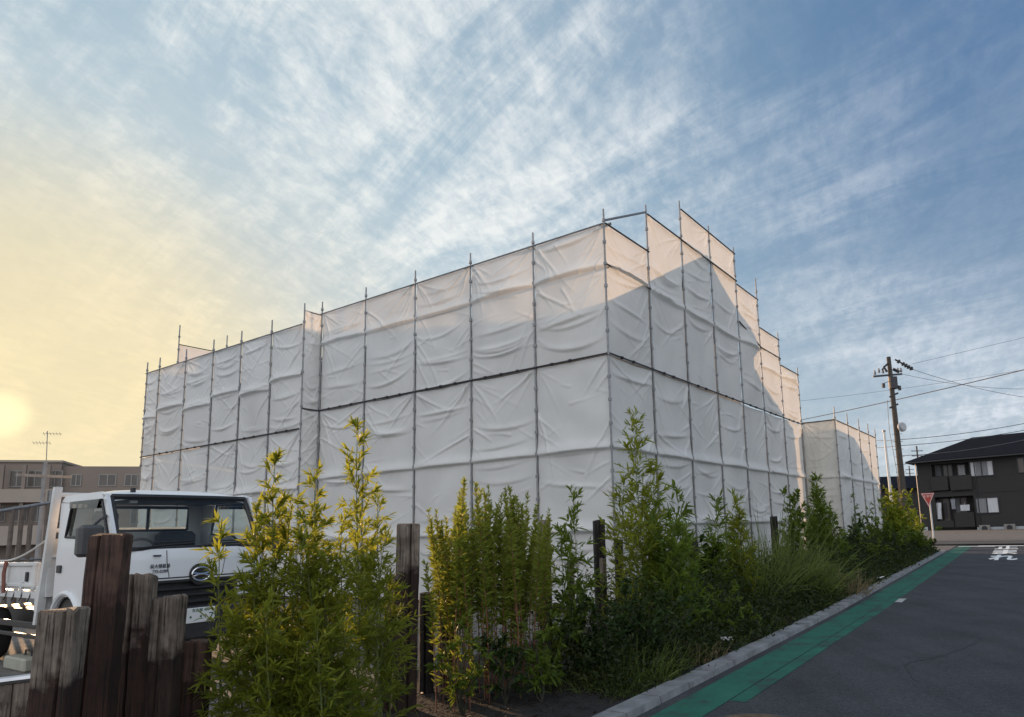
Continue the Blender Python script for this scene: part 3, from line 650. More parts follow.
# doors: panel with window opening, and arch cut
for sx in (1, -1):
    X = (HW_+.004)*sx; mb = MB()
    arch = [(-1.19+.36*math.cos(t), .60+.34*math.sin(t)) for t in np.linspace(0.12, math.pi-.12, 12)]
    pts = [(-.16, 1.44), (-.30, .64)]+[(-.80, .64)]+arch+[(-1.57, .64), (-1.57, 1.44)]
    sill = [(-1.36, 1.44), (-1.20, 1.62) if 0 else (-1.33, 1.60), (-.86, 1.585), (-.62, 1.50), (-.44, 1.44)]
    pts = [(-.16, 1.46), (-.32, .64), (-.80, .64)]+arch+[(-1.575, .64), (-1.575, 1.46), (-1.37, 1.46), (-1.34, 1.62), (-.80, 1.60), (-.60, 1.50), (-.40, 1.46)]
    mb.prism([(X, y, z) for y, z in pts], (-.03*sx, 0, 0)); d_ = mb.build('door', m_tw, tk)
    ar = MB().tube([(X+.004*sx, -1.19+.40*math.cos(t), .60+.38*math.sin(t)) for t in np.linspace(0.1, math.pi-.1, 14)], .03, 8); ar.build('wheel_arch', m_tw, d_, smooth=True)
    MB().box(min(X, X+.02*sx), max(X, X+.02*sx), -1.50, -1.38, 1.21, 1.30, .008).build('handle', m_blk, d_)
    wf = MB(); wp = [(X, -.42, 2.03), (X, -1.22, 2.03), (X, -1.34, 1.63), (X, -.80, 1.61), (X, -.58, 1.49), (X, -.15, 1.49), (X, -.42, 2.03)]
    wf.tube(wp, .018, 6); wf.build('window_seal', m_blk, d_)
    xg = X-.018*sx; MB().quad(*[(xg, y, z) for y, z in ((-.42, 2.02), (-1.22, 2.02), (-1.34, 1.62), (-.80, 1.605), (-.58, 1.49), (-.16, 1.49))]).build('side_window', m_gl2, d_)
    vz = MB().prism([(X+.01*sx, y, z) for y, z in ((-.40, 2.04), (-1.20, 2.045), (-1.20, 1.97), (-.75, 1.955), (-.45, 1.94))], (.03*sx, 0, 0)); vz.build('rain_visor', glass_mat('smoked_visor%d' % (sx+1), (.45, .40, .36)), d_)
# windshield
V = []; nx = 13
for j, (z, yo) in enumerate(((1.47, -.02), (1.65, -.10), (1.85, -.21), (2.07, -.345))):
    for i in range(nx):
        x = (-.80+1.6*i/(nx-1))*(1-.03*j/3); V.append((x, fy(x, 1.1)+yo-.02, z))
MB().add(V, [(j*nx+i, j*nx+i+1, (j+1)*nx+i+1, (j+1)*nx+i) for j in range(3) for i in range(nx-1)]).build('windshield', m_gl, tk, smooth=True)
sb = MB().tube([V[i] for i in range(nx)], .022, 6).tube([V[3*nx+i] for i in range(nx)], .035, 6).tube([V[j*nx] for j in range(4)], .03, 6).tube([V[j*nx+nx-1] for j in range(4)], .03, 6); sb.build('windshield_seal', m_blk, tk)
sm_ = MB()
for sx in (1, -1): sm_.tube([((.30+.0)*sx, fy(.3, 1.2)+.002, 1.13), (.33*sx, fy(.33, 1.3)+.002, 1.30), (.34*sx, fy(.34, 1.4)+.002, 1.44)], .004, 4)
sm_.tube([(-.78+.13*k, fy(-.78+.13*k, 1.13)+.003, 1.125) for k in range(13)], .007, 4); sm_.build('panel_seam', m_blk, tk)
wps = MB()
for x0, x1 in ((.62, .02), (-.02, -.62)):
    wps.tube([(x0, .02, 1.475), (x0*.6+x1*.4, -.005, 1.50), (x1, -.015, 1.515)], .011, 5); wps.tube([(x0*.75+x1*.25, -.01, 1.53), (x1*1.0, -.02, 1.54)], .008, 5)
wps.box(-.80, .80, -.05, -.012, 1.445, 1.478); wps.build('wiper', m_blk, tk)
# lower dark face: grille recess, bars, bumper
gr = MB(); gr.box(-.80, .80, -.10, -.03, .74, 1.12)
for z in (1.085, 1.0, .92, .84): gr.box(-.74, .74, -.03, .025, z-.02, z+.012, .006)
gr.build('grille', m_blk, tk)
bm_ = MB(); bm_.box(-.86, .86, -.22, .10, .40, .78, .03); bm_.build('bumper', mat('bumper_black', (.03, .03, .032), .5, .2, 12), tk)
for sx in (1, -1):
    h = MB().box(min(.50*sx, .80*sx), max(.50*sx, .80*sx), -.05, .055, .86, 1.05, .02).build('headlight', m_lamp, tk)
    MB().box(min(.80*sx, .848*sx), max(.80*sx, .848*sx), -.12, .02, .88, 1.04, .01).build('turn_signal', m_amb, h)
    MB().cyl((.62*sx, .104, .56), (0, 1, 0), .05, .02, 16).build('fog_lamp', m_lamp, tk)
# emblem: ring with an H-like bridge, on a dark bulge of the panel
eb = MB().cyl((-.04, .03, 1.15), (0, 1, 0), .125, .04, 24); eb = eb.build('emblem_base', m_blk, tk)
em = MB().tube([(-.04+.105*math.cos(t), .058, 1.15+.078*math.sin(t)) for t in np.linspace(0, 2*math.pi, 29)], .010, 6)
em.tube([(-.04-.095, .06, 1.165), (-.04-.03, .062, 1.15), (-.04+.03, .062, 1.15), (-.04+.095, .06, 1.165)], .012, 6)
em.tube([(-.04-.09, .06, 1.125), (-.04-.03, .062, 1.145), (-.04+.03, .062, 1.145), (-.04+.09, .06, 1.125)], .010, 6); em.build('emblem', m_chr, tk, smooth=True)
# number plate
np_ = MB().box(-.20, .14, .102, .112, .595, .765, .004).build('number_plate', mat('plate_white', (.70, .71, .70), .5, .03), tk)
m_pg = mat('plate_green', (.01, .09, .05), .6); m_ink = mat('lettering', (.03, .035, .06), .6)
RF = (R_(90), 0, R_(180))
text_part('plate_number', '・・ 75', m_pg, np_, .115, (-.05, .1135, .655), RF, 1.0)
text_part('plate_heading', '名古屋 400', m_pg, np_, .042, (-.03, .1135, .735), RF, 1.0)
text_part('door_lettering', '最大積載量', m_ink, tk, .05, (.40, fy(.4, 1.25)+.006, 1.262), RF, .85)
text_part('door_lettering', '775-0288', m_ink, tk, .05, (.40, fy(.4, 1.2)+.006, 1.205), RF, .85)
MB().box(.40, .48, .018, .03, 1.375, 1.392).build('name_badge', m_ink, tk)
# cab inside: dashboard, seats, steering wheel, floor
MB().box(-.78, .78, -.42, -.12, 1.02, 1.44, .03).build('dashboard', m_int, tk)
MB().box(-.80, .80, -1.52, -.12, .62, .9).build('cab_floor', m_int, tk)
for x in (.42, -.42):
    s_ = MB().box(x-.25, x+.25, -1.35, -.80, .95, 1.13, .04).box(x-.24, x+.24, -1.50, -1.32, 1.13, 1.68, .05).build('seat', m_int, tk)
    if x > 0: MB().box(x-.14, x+.14, -1.49, -1.38, 1.66, 1.95, .04).build('headrest', m_int, s_)
MB().tube([(.42+.20*math.cos(t), -.55+.1*math.sin(t), 1.42+.16*math.sin(t)) for t in np.linspace(0, 2*math.pi, 22)], .016, 6).build('steering_wheel', m_int, tk)
rw = MB().quad((-.62, -1.56, 1.70), (.52, -1.56, 1.70), (.52, -1.56, 2.0), (-.62, -1.56, 2.0)); rw = rw.build('rear_window', m_gl2, tk)
MB().tube([(-.62, -1.535, 1.70), (.52, -1.535, 1.70), (.52, -1.535, 2.0), (-.62, -1.535, 2.0), (-.62, -1.535, 1.70)], .018, 6).box(-.13, -.10, -1.55, -1.53, 1.70, 2.0).build('frame', m_blk, rw)
# headliner
MB().box(-.78, .78, -1.53, -.46, 2.035, 2.06).build('headliner', m_int, tk)
MB().box(.50, .58, -.46, -.40, 2.0, 2.03).build('cab_sticker', mat('sticker', (.7, .7, .68), .6), tk)
# mirrors
for sx in (1, -1):
    mr = MB().box(min((HW_+.10)*sx, (HW_+.34)*sx), max((HW_+.10)*sx, (HW_+.34)*sx), -.16, -.03, 1.40, 1.74, .035).build('mirror', mat('mirror_shell', (.07, .068, .068), .5, .15, 8), tk)
    MB().tube([(HW_*sx, -.30, 1.85), ((HW_+.14)*sx, -.12, 1.78), ((HW_+.22)*sx, -.1, 1.70)], .014, 6).build('mirror_arm', m_blk, mr)
    MB().quad(*[((HW_+a_)*sx, -.164, z) for a_, z in ((.12, 1.43), (.32, 1.43), (.32, 1.71), (.12, 1.71))]).build('mirror_glass', m_chr, mr)
MB().cyl((.55, -.42, 2.15), (0, 0, 1), .028, .05, 10).build('roof_marker', m_blk, tk)
# chassis, bed
MB().box(-.40, .40, -5.2, -.2, .48, .66).build('chassis', m_dkpipe, tk)
bd = MB(); bd.box(-.86, .86, -5.0, -1.80, .92, .99).box(-.86, .86, -1.84, -1.78, .92, 1.62)
bd = bd.build('cargo_bed', m_tw2, tk)
for sx in (1, -1):
    x0, x1 = (HW_)*sx, (HW_+.035)*sx; lo, hi = min(x0, x1), max(x0, x1)
    sg = MB().box(lo, hi, -5.0, -2.02, 1.0, 1.34, .008)
    xo = HW_*sx+.036*sx
    for z in (1.315, 1.055): sg.box(min(xo, xo+.022*sx), max(xo, xo+.022*sx), -5.0, -2.02, z-.022, z+.022, .006)
    sg.box(min(xo, xo+.02*sx), max(xo, xo+.02*sx), -2.12, -2.03, 1.02, 1.33)
    sg = sg.build('side_gate', m_tw2, tk)
    for y in (-2.45, -3.2, -3.9): MB().box(min(xo, xo+.03*sx), max(xo, xo+.03*sx), y-.025, y+.025, .93, 1.10, .006).build('hinge', m_tw2, sg)
    MB().box(min(xo, xo+.025*sx), max(xo, xo+.025*sx), -2.34, -2.28, 1.10, 1.22, .006).build('latch', m_blk, sg)
    hk = MB()
    for k in range(10): hk.tube([(xo, -2.15-.27*k, .99), (xo+.02*sx, -2.15-.27*k, .90), (xo+.03*sx, -2.17-.27*k, .86)], .007, 5)
    MB().box(min(HW_*sx, xo+.01*sx), max(HW_*sx, xo+.01*sx), -5.0, -2.0, .90, .985).build('bed_edge', m_tw2, tk)
    hk.build('rope_hook', m_rub, tk); o_ = tk.children[-1]
    # under-run guard
    MB().box(min(.80*sx, .84*sx), max(.80*sx, .84*sx), -3.9, -1.95, .52, .60, .01).box(min(.80*sx, .84*sx), max(.80*sx, .84*sx), -3.9, -1.95, .40, .45, .008).build('side_guard', m_blk, tk)
# headboard frame leaning forward behind the cab
for sx in (1, -1):
    MB().obox((.87*sx, -1.79, 1.42), (.04, 0, 0), (0, .034, 0), np.array((0, .13, .83))).build('frame_post', m_tw2, tk)
    MB().box(.80*sx-.06, .80*sx+.10 if sx > 0 else .80*sx+.06, -2.0, -1.89, .74, 1.05, .01).build('post_shoe', m_tw2, tk)
for z, y in ((2.16, -1.67), (1.72, -1.74), (1.40, -1.79)): MB().cyl((0, y, z), (1, 0, 0), .028, 1.70, 10).build('frame_rail', m_tw2, tk)
# wheels
for y, rr in ((-1.19, .36), (-4.0, .36)):
    for sx in (1, -1):
        prof = [(.0, .20), (-.02, .30), (-.02, rr-.03), (.02, rr), (.16, rr), (.20, rr-.03), (.20, .2)]
        mb = MB(); n = 28; vs = []
        for (xx, r_) in prof:
            for k in range(n): w_ = 2*math.pi*k/n; vs.append(((.60+xx)*sx, y+r_*math.cos(w_), .36+r_*math.sin(w_)))
        mb.add(vs, [(j*n+k, j*n+(k+1) % n, (j+1)*n+(k+1) % n, (j+1)*n+k) for j in range(len(prof)-1) for k in range(n)])
        ty = mb.build('wheel', m_rub, tk, smooth=True)
        MB().cyl((.74*sx, y, .36), (1, 0, 0), .205, .10, 24).cyl((.80*sx, y, .36), (1, 0, 0), .08, .06, 16).build('rim', m_tw2, ty)
# cargo lying in the bed
m_tarp = mat('dark_tarp', (.04, .045, .06), .7, .3, 6); m_crate = mat('red_crate', (.14, .045, .03), .7, .2, 5)
def TL(x, y, z): return TO+(-dr)*x+(-dl)*y+UP*z
cr_ = thing('tool_crate', 'dark red tool crate lying in the bed of the white truck', 'crate', TL(.2, -2.5, .99), TRZ)
MB().box(-.35, .35, -.35, .35, 0, .40, .02).build('box', m_crate, cr_); MB().box(-.37, .37, -.37, .37, .36, .43, .015).build('lid', m_tarp, cr_)
bn = thing('cable_bundle', 'dark coiled bundle of cable lying in the truck bed', 'cable', TL(-.1, -3.5, .99), TRZ)
cbm = MB()
for k in range(5): cbm.tube([((.42-.03*k)*math.cos(t), (.36-.02*k)*math.sin(t), .05+.07*k+.02*math.sin(3*t+k)) for t in np.linspace(0, 2*math.pi, 20)], .035, 6)
cbm.build('coil', m_tarp, bn, smooth=True); MB().box(-.3, .3, -.06, .06, .33, .42, .02).build('tie', m_rub, bn)
# rope from the frame to the side of the bed
rp_ = MB().tube([TL(.86, -1.86, 1.62)*(1-t)+TL(.80, -4.2, 1.38)*t-UP*.12*math.sin(math.pi*t) for t in np.linspace(0, 1, 14)], .012, 6)
tag(rp_.build('rope', mat('rope_fibre', (.55, .55, .52), .9)), 'pale rope slung from the truck frame down to its bed', 'rope')
st_ = MB().tube([TL(.93, -2.95, 1.36), TL(.94, -2.97, 1.2), TL(.93, -2.95, .95)], .022, 6)
tag(st_.build('strap', mat('strap_webbing', (.22, .09, .07), .9)), 'reddish ratchet strap hanging over the side of the truck bed', 'strap')
wc = thing('wheel_chock', 'pale flat wheel block lying on the ground under the truck bed', 'block', TL(.78, -2.45, 0), TRZ)
MB().box(-.25, .1, -.45, .25, 0, .16, .02).build('block', mat('pale_block', (.34, .33, .27), .8, .1, 4), wc)
MB().tube([(-.05, -.2, .16), (-.05, -.2, .22), (-.05, 0, .22), (-.05, 0, .16)], .012, 6).build('handle', m_dkpipe, wc)

# pipe rack beyond the truck
rk0, rk1 = dep(-30, 516, 13.0), dep(52, 502.5, 14.2)
rk = thing('pipe_rack', 'rusty steel pipe rack standing behind the truck bed', 'rack', (rk0[0], rk0[1], gh(rk0[0], rk0[1])))
MB().tube([rk0, rk1], .035, 8).build('top_rail', m_pipe, rk, org=rk.location)
for t in (.12, .5, .62, .74, .95):
    q = rk0*(1-t)+rk1*t; MB().tube([(q[0], q[1], gh(q[0], q[1])), q-UP*.02], .04, 8).build('upright', mat('rusty_pipe', (.16, .13, .11), .7, .3, 7, metal=.3), rk, org=rk.location)
for z in (1.3,): MB().tube([(rk0[0], rk0[1], z), (rk1[0], rk1[1], z)], .025, 8).build('lower_rail', m_pipe, rk, org=rk.location)
# slim concrete pole behind the rack
pb = dep(46, 462, 24); pe_ = thing('utility_pole', 'slim grey pole standing before the long low building', 'utility pole', (pb[0], pb[1], gh(pb[0], pb[1])))
MB().tube([(pb[0], pb[1], gh(pb[0], pb[1])), (pb[0], pb[1], pb[2])], [.085, .06], 10).build('pole', m_conc, pe_, org=pe_.location)
MB().obox(pb-UP*.5, dr*.8, dl*.05, UP*.05).build('crossarm', m_pipe, pe_, org=pe_.location)
MB().cyl(pb-UP*1.3+dr*.3, (0, 0, 1), .18, .6, 12).build('transformer', m_pipe, pe_, org=pe_.location)

# ================================================================== LEFT BUILDING
lb0 = dep(-60, 455, 56); lbm = dep(62, 463, 60); lb1 = dep(300, 474, 66)
lu = (lb1-lb0)*[1, 1, 0]; LW = np.linalg.norm(lu); lu /= LW; ln_ = np.array([lu[1], -lu[0], 0])
lb = thing('apartment_building', 'long low concrete building with rows of windows behind the truck', 'building', (lb0[0], lb0[1], gh(lb0[0], lb0[1])))
def LB_(u, w_, z): return lb0*[1, 1, 0]+lu*u-ln_*w_+UP*z
def lbp(px, py): q = onpl(px, py, lb0, ln_); return float(np.dot(q-lb0*[1, 1, 0], lu)), q[2]
gz = .4; um, ztop = lbp(62, 462.5); zt2 = lbp(100, 466)[1]
m_bw = mat('hazed_beige_render', (.25, .20, .165), .9, .08, .4); m_bw2 = mat('balcony_panel', (.36, .30, .25), .85, .06, .5); m_win = mat('dark_window', (.12, .10, .085), .25, .2, 1); m_wf = mat('alu_frame', (.27, .25, .23), .4, metal=.5)  # warm haze over this building is put into wall and pane colours
MB().prism([LB_(0, 0, 0), LB_(um, 0, 0), LB_(um, 0, ztop), LB_(0, 0, ztop)], -ln_*-0-ln_*12).build('wall', m_bw, lb, org=lb.location)
MB().prism([LB_(um+.01, .3, 0), LB_(LW, .3, 0), LB_(LW, .3, zt2), LB_(um+.01, .3, zt2)], -ln_*11).build('wall', m_bw, lb, org=lb.location)
MB().prism([LB_(-.2, -.15, ztop), LB_(um+.1, -.15, ztop), LB_(um+.1, -.15, ztop+.18), LB_(-.2, -.15, ztop+.18)], -ln_*12.3).build('parapet', m_bw2, lb, org=lb.location)
def lwin(x0, y0, x1, y1, w_=0.0):
    ua, za = lbp(x0, y0); ub, zb = lbp(x1, y1); lo = min(za, zb); hi = max(za, zb)
    f = MB()
    for (a_, b_, c_, d_) in ((ua, ub, lo, lo+.08), (ua, ub, hi-.08, hi), (ua, ua+.08, lo+.08, hi-.08), (ub-.08, ub, lo+.08, hi-.08), ((ua+ub)/2-.04, (ua+ub)/2+.04, lo+.08, hi-.08)):
        f.prism([LB_(a_, w_-.06, c_), LB_(b_, w_-.06, c_), LB_(b_, w_-.06, d_), LB_(a_, w_-.06, d_)], -ln_*.05)
    f = f.build('window', m_wf, lb, org=lb.location)
    MB().quad(LB_(ua+.05, w_-.03, lo+.05), LB_(ub-.05, w_-.03, lo+.05), LB_(ub-.05, w_-.03, hi-.05), LB_(ua+.05, w_-.03, hi-.05)).build('pane', m_win, f, org=lb.location)
for x in (-52, -34, -14, 10, 28, 48): lwin(x, 470.5, x+14, 487)
for x in (-50, -30, -10, 12, 30, 50): lwin(x, 506, x+15, 522)
for x0, x1 in ((70, 80), (98, 115), (124, 137), (150, 168)): lwin(x0, 474, x1, 486, .3)
for x0, x1 in ((70, 84), (98, 115), (130, 150)): lwin(x0, 508, x1, 524, .3)
for y0, y1 in ((490, 503), (526, 545)):
    ua, za = lbp(-58, y0-3); ub, zb = lbp(61, y0); zl = lbp(20, y1)[1]; zh = lbp(20, y0)[1]
    MB().prism([LB_(ua, -1.1, zl), LB_(ub, -1.1, zl), LB_(ub, -1.1, zh), LB_(ua, -1.1, zh)], -ln_*.15).prism([LB_(ua, -.95, zl), LB_(ub, -.95, zl), LB_(ub, -.95, zl+.15), LB_(ua, -.95, zl+.15)], -ln_*.94).build('balcony', m_bw2, lb, org=lb.location)
for k, px in enumerate((4, 26, 50)):
    ua = lbp(px, 480)[0]; MB().prism([LB_(ua, -.9, 0), LB_(ua+.25, -.9, 0), LB_(ua+.25, -.9, ztop-.3), LB_(ua, -.9, ztop-.3)], -ln_*.25).build('pier', m_bw, lb, org=lb.location)
# tv antenna on the roof
an0 = onpl(46.5, 461, lb0-ln_*3, ln_); an1 = onpl(47.5, 431, lb0-ln_*3, ln_)
an = thing('tv_antenna', 'thin television antenna on the roof of the long low building', 'antenna', an0)
MB().tube([an0-UP*.3, an1], .035, 6).build('mast', m_pipe, an, org=an.location)
for z, l, sg in ((an1[2]-.25, 1.1, 1), (an1[2]-1.1, 1.0, -1)):
    q = np.array([an1[0], an1[1], z]); bmn = MB().tube([q-lu*.3*sg, q+lu*l*sg], .02, 5)
    for k in range(6): p_ = q+lu*sg*(-.25+k*.24); bmn.tube([p_-UP*.12-ln_*.2, p_+UP*.12+ln_*.2], .014, 4)
    bmn.build('aerial', m_pipe, an, org=an.location)

# ================================================================== RIGHT HOUSE
hb0 = dep(916, 462, 64); hb1 = dep(1024, 450, 58.5); hb0[2] = 0; hb1[2] = 0
hu = hb1-hb0; hu /= np.linalg.norm(hu); hn = np.array([hu[1], -hu[0], 0])         # outward, towards the camera
if hn[1] > 0: hn = -hn
hz0 = .55; HT = dep(916, 463.5, 64)[2]
def HB(u, w_, z): return hb0+hu*u-hn*w_+UP*z                                       # w_: depth into the house
def hp(px, py, w_=0.0): q = onpl(px, py, hb0-hn*w_, hn); return float(np.dot(q-hb0, hu)), q[2]
hr = thing('apartment_house', 'dark grey two-storey house with a dark hipped roof across the street', 'house', HB(0, 0, hz0))
m_hw = mat('dark_siding', (.026, .024, .0225), .75, .10, 1.0, bump=.15, bscale=9, stretch=(.3, .3, 8)); m_hroof = mat('dark_roof_tiles', (.013, .014, .019), .9, .2, 3, bump=.4, bscale=10, spec=.08)
m_cur = mat('curtain', (.55, .55, .56), .9, .12, 6, stretch=(6, 6, .3)); m_cur2 = mat('grey_curtain', (.22, .22, .23), .9, .12, 6, stretch=(6, 6, .3))
HL, HDp = 17.0, 8.0
def hbox(mb, u0, u1, w0, w1, z0, z1): mb.prism([HB(u0, w0, z0), HB(u1, w0, z0), HB(u1, w0, z1), HB(u0, w0, z1)], -hn*(w1-w0)); return mb
ub0, _ = hp(931.5, 470); ub1, _ = hp(970.3, 470)
zb_up = hp(950, 491)[1]; zc_up = hp(950, 463.5)[1]; z_lo_top = hp(950, 496.5)[1]; z_lo_bot = hp(950, 526.5)[1]
wl = MB()
hbox(wl, 0, ub0, 0, HDp, hz0-.3, HT); hbox(wl, ub1, HL, 0, HDp, hz0-.3, HT); hbox(wl, ub0+.001, ub1-.001, 1.3, HDp-.01, hz0-.3, HT-.01); hbox(wl, ub0+.001, ub1-.001, 0.002, 1.3, zc_up+.02, HT-.012); hbox(wl, ub0+.001, ub1-.001, 0.002, 1.3, z_lo_top, zb_up)
wl.build('wall', m_hw, hr, org=hr.location)
# balcony parapets
umid, _ = hp(949, 480)
for (u0, u1, zz0, zz1) in ((ub0-.1, umid-.08, hp(940, 490.5)[1], hp(940, 476.5)[1]), (umid+.1, ub1+.05, hp(960, 490)[1], hp(960, 475.5)[1]), (hp(933, 520)[0], hp(954, 520)[0], hp(940, 527.5)[1], hp(940, 521)[1]), (hp(955.5, 520)[0], hp(975, 520)[0], hp(960, 527)[1], hp(960, 512.5)[1])):
    hbox(MB(), u0, u1, -.25, -.12, zz0, zz1).build('balcony', m_hw, hr, org=hr.location)
def hwin(x0, y0, x1, y1, panes, w_=0.0):
    ua, za = hp(x0, (y0+y1)/2, w_); ubb, _ = hp(x1, (y0+y1)/2, w_); zl = hp((x0+x1)/2, y1, w_)[1]; zh = hp((x0+x1)/2, y0, w_)[1]
    f = MB(); fw = .09
    for a_ in np.linspace(ua, ubb-fw, 3 if len(panes) > 1 else 2): hbox(f, a_, a_+fw, w_-.07, w_-.02, zl, zh)
    hbox(f, ua, ubb, w_-.075, w_-.02, zl-fw, zl); hbox(f, ua, ubb, w_-.075, w_-.02, zh, zh+fw); f = f.build('window', m_blk, hr, org=hr.location)
    n = len(panes)
    for k, c in enumerate(panes):
        a_ = ua+(ubb-ua)*k/n; b_ = ua+(ubb-ua)*(k+1)/n
        if c is None: MB().quad(HB(a_, w_-.03, zl), HB(b_, w_-.03, zl), HB(b_, w_-.03, zh), HB(a_, w_-.03, zh)).build('pane', m_win, f, org=hr.location)
        else:
            V = []; nn = 14
            for z in (zl, zh):
                for i in range(nn): u = a_+(b_-a_)*i/(nn-1); V.append(HB(u, w_-.03-.012*math.sin(i*1.9), z))
            MB().add(V, [(i, i+1, nn+i+1, nn+i) for i in range(nn-1)]).build('curtain', c, f, org=hr.location)
hwin(969.5, 461.8, 994, 475.5, (m_cur, m_cur2, m_cur2, m_cur)); hwin(975.5, 498, 999.5, 512.5, (m_cur2, m_cur)); hwin(933, 465, 942, 476, (m_cur2,), 1.28); hwin(942.5, 464.5, 953, 476, (None, None), 1.28); hwin(957, 465, 966, 475, (m_cur, ), 1.28)
hwin(936, 499, 951, 524, (None, None), 1.28); hwin(955, 498, 968, 520, (m_cur2, None), 1.28); hwin(1017, 458, 1032, 472, (None, None))
# plinth
hbox(MB(), hp(977.5, 529)[0], HL, -.06, .0, hz0-.3, hp(1000, 526.7)[1]).build('plinth', mat('plinth_render', (.42, .43, .45), .85, .06, 2), hr, org=hr.location)
hbox(MB(), -.05, hp(928, 529)[0], -.06, .0, hz0-.3, hp(925, 527)[1]).build('plinth', MATS['plinth_render'], hr, org=hr.location)
# hipped roof
ov = .75; e = [HB(-ov, -ov, HT), HB(HL+ov, -ov, HT), HB(HL+ov, HDp+ov, HT), HB(-ov, HDp+ov, HT)]
rh = 2.35; r0, r1 = HB(HDp/2+.2, HDp/2, HT+rh), HB(HL-HDp/2, HDp/2, HT+rh)
e2 = [p+UP*.16 for p in e]
MB().add(e+e2+[r0, r1], [(0, 1, 2, 3), (0, 1, 5, 4), (1, 2, 6, 5), (2, 3, 7, 6), (3, 0, 4, 7), (4, 5, 9, 8), (5, 6, 9), (6, 7, 8, 9), (7, 4, 8)]).build('roof', m_hroof, hr, org=hr.location)
MB().tube([HB(-.06, -.06, hz0), HB(-.06, -.06, HT)], .045, 6).build('downpipe', m_wf, hr, org=hr.location)
def unit(px, py, z_in=-.45):
    u, z = hp(px, py, z_in); q = HB(u, z_in, z); mb = MB().obox(q, hu*.42, hn*.15, UP*.30); o = mb.build('air_conditioner', m_wf, hr, org=hr.location)
    MB().cyl(q+hn*.155, hn, .23, .02, 18).build('fan_grille', m_blk, o, org=hr.location)
unit(1010, 527.5); unit(985, 528.5)
hbox(MB(), -.75, HL+.75, -.86, -.76, HT-.02, HT+.10).build('gutter', m_blk, hr, org=hr.location)
MB().tube([HB(ub1+.35, -.05, hz0), HB(ub1+.35, -.05, HT)], .04, 6).build('downpipe', m_blk, hr, org=hr.location)
hbox(MB(), ub1+.05, HL, -.03, -.005, (zb_up+z_lo_top)/2-.06, (zb_up+z_lo_top)/2+.06).build('belt_course', m_hw, hr, org=hr.location)
# laundry on the lower balcony
def cloth(px0, py0, px1, py1, label, m, sleeves=False):
    u0, zt = hp(px0, py0, .3); u1, zl = hp(px1, py1, .3); n = 9; V = []
    for j in range(6):
        v = j/5
        for i in range(n): x = i/(n-1); V.append(HB(u0+(u1-u0)*(x+(.0 if not sleeves else .12*(x-.5)*(1 if v < .35 else -.6))), .3+.05*math.sin(x*9+v*2), zt+(zl-zt)*v))
    mb = MB().add(V, [(j*n+i, j*n+i+1, (j+1)*n+i+1, (j+1)*n+i) for j in range(5) for i in range(n-1)])
    mb.tube([HB((u0+u1)/2, .3, zt), HB((u0+u1)/2, .3, zt+.18)], .012, 4)
    return tag(mb.build('laundry', m), label, 'laundry', 'laundry drying on the lower balcony of the dark house')
m_cl = mat('white_laundry', (.6, .6, .62), .9, .05, 5); m_cd = mat('dark_laundry', (.05, .05, .06), .9); m_cb = mat('grey_laundry', (.3, .3, .33), .9)
cloth(935, 503, 942.5, 519, 'long white shirt hanging leftmost on the lower balcony', m_cl, True)
cloth(944, 503, 948, 518, 'dark trousers hanging beside the long white shirt', m_cd)
cloth(950.5, 499, 956, 509, 'grey shirt hanging high in the middle of the lower balcony', m_cb, True)
cloth(960, 505, 970, 510.5, 'white towel hung low over the right balcony panel', m_cl)
# house further back
bk = dep(896, 490, 85); bh = thing('house', 'small dark-roofed house far behind the utility pole', 'house', (bk[0], bk[1], gh(bk[0], bk[1])))
zb = bk[2]
MB().box(-3.5, 6, -3, 3, 0, zb-bh.location.z).build('wall', m_hw, bh)
ze = zb-bh.location.z
MB().add([(-4.2, -3.6, ze), (6.6, -3.6, ze), (6.6, 3.6, ze), (-4.2, 3.6, ze), (-4.2, 0, ze+1.7), (6.6, 0, ze+1.7)], [(0, 1, 5, 4), (2, 3, 4, 5), (0, 4, 3), (1, 2, 5), (0, 3, 2, 1)]).build('roof', m_hroof, bh)
for x in (-1, 2.2): f_ = MB().box(x-.6, x+.6, -3.06, -3.0, ze-1.7, ze-.6).build('window', m_wf, bh); MB().box(x-.5, x+.5, -3.08, -3.061, ze-1.6, ze-.7).build('pane', m_win, f_)

# ================================================================== POLES, SIGN, WIRES
UY = 40.0
ut, ub = dep(888.5, 357, UY), dep(904.5, 500, UY)
gx = ub[0]+(ub[0]-ut[0])*.2; up = thing('utility_pole', 'tall concrete utility pole with crossarm and round lamp disc by the dark house', 'utility pole', (ub[0], ub[1], gh(0, UY)))
m_pl = mat('old_concrete_pole', (.065, .055, .046), .9, .2, 3)
mb = MB().tube([(ub[0], ub[1], gh(0, UY)), ut], [.21, .12], 14)
mb.build('pole', m_pl, up, org=up.location)
def UPp(t): return np.array([ub[0], ub[1], gh(0, UY)])*(1-t)+ut*t
def zt_(py): return dep(890, py, UY)[2]
tot = ut[2]-gh(0, UY)
def atz(z): return UPp((z-gh(0, UY))/tot)
ex = np.array([1, 0, 0.0])
ins = mat('insulator', (.16, .15, .15), .4)
za = zt_(375); A0 = dep(873, 376.5, UY); A1 = dep(902, 374, UY)
MB().obox((A0+A1)/2, (A1-A0)/2, (0, .05, 0), (0, 0, .05)).build('crossarm', m_dkpipe, up, org=up.location)
for px, py in ((875, 373.5), (879, 371.5), (883, 372), (898, 371), (901, 371)):
    q = dep(px, py, UY); MB().cyl(q, (0, 0, 1), .07, .14, 8).cyl(q+UP*.12, (0, 0, 1), .045, .14, 8).build('insulator', ins, up, org=up.location)
B0 = dep(895, 359.5, UY); B1 = dep(913, 369.5, UY)
mb = MB().tube([B0, B1], .05, 6)
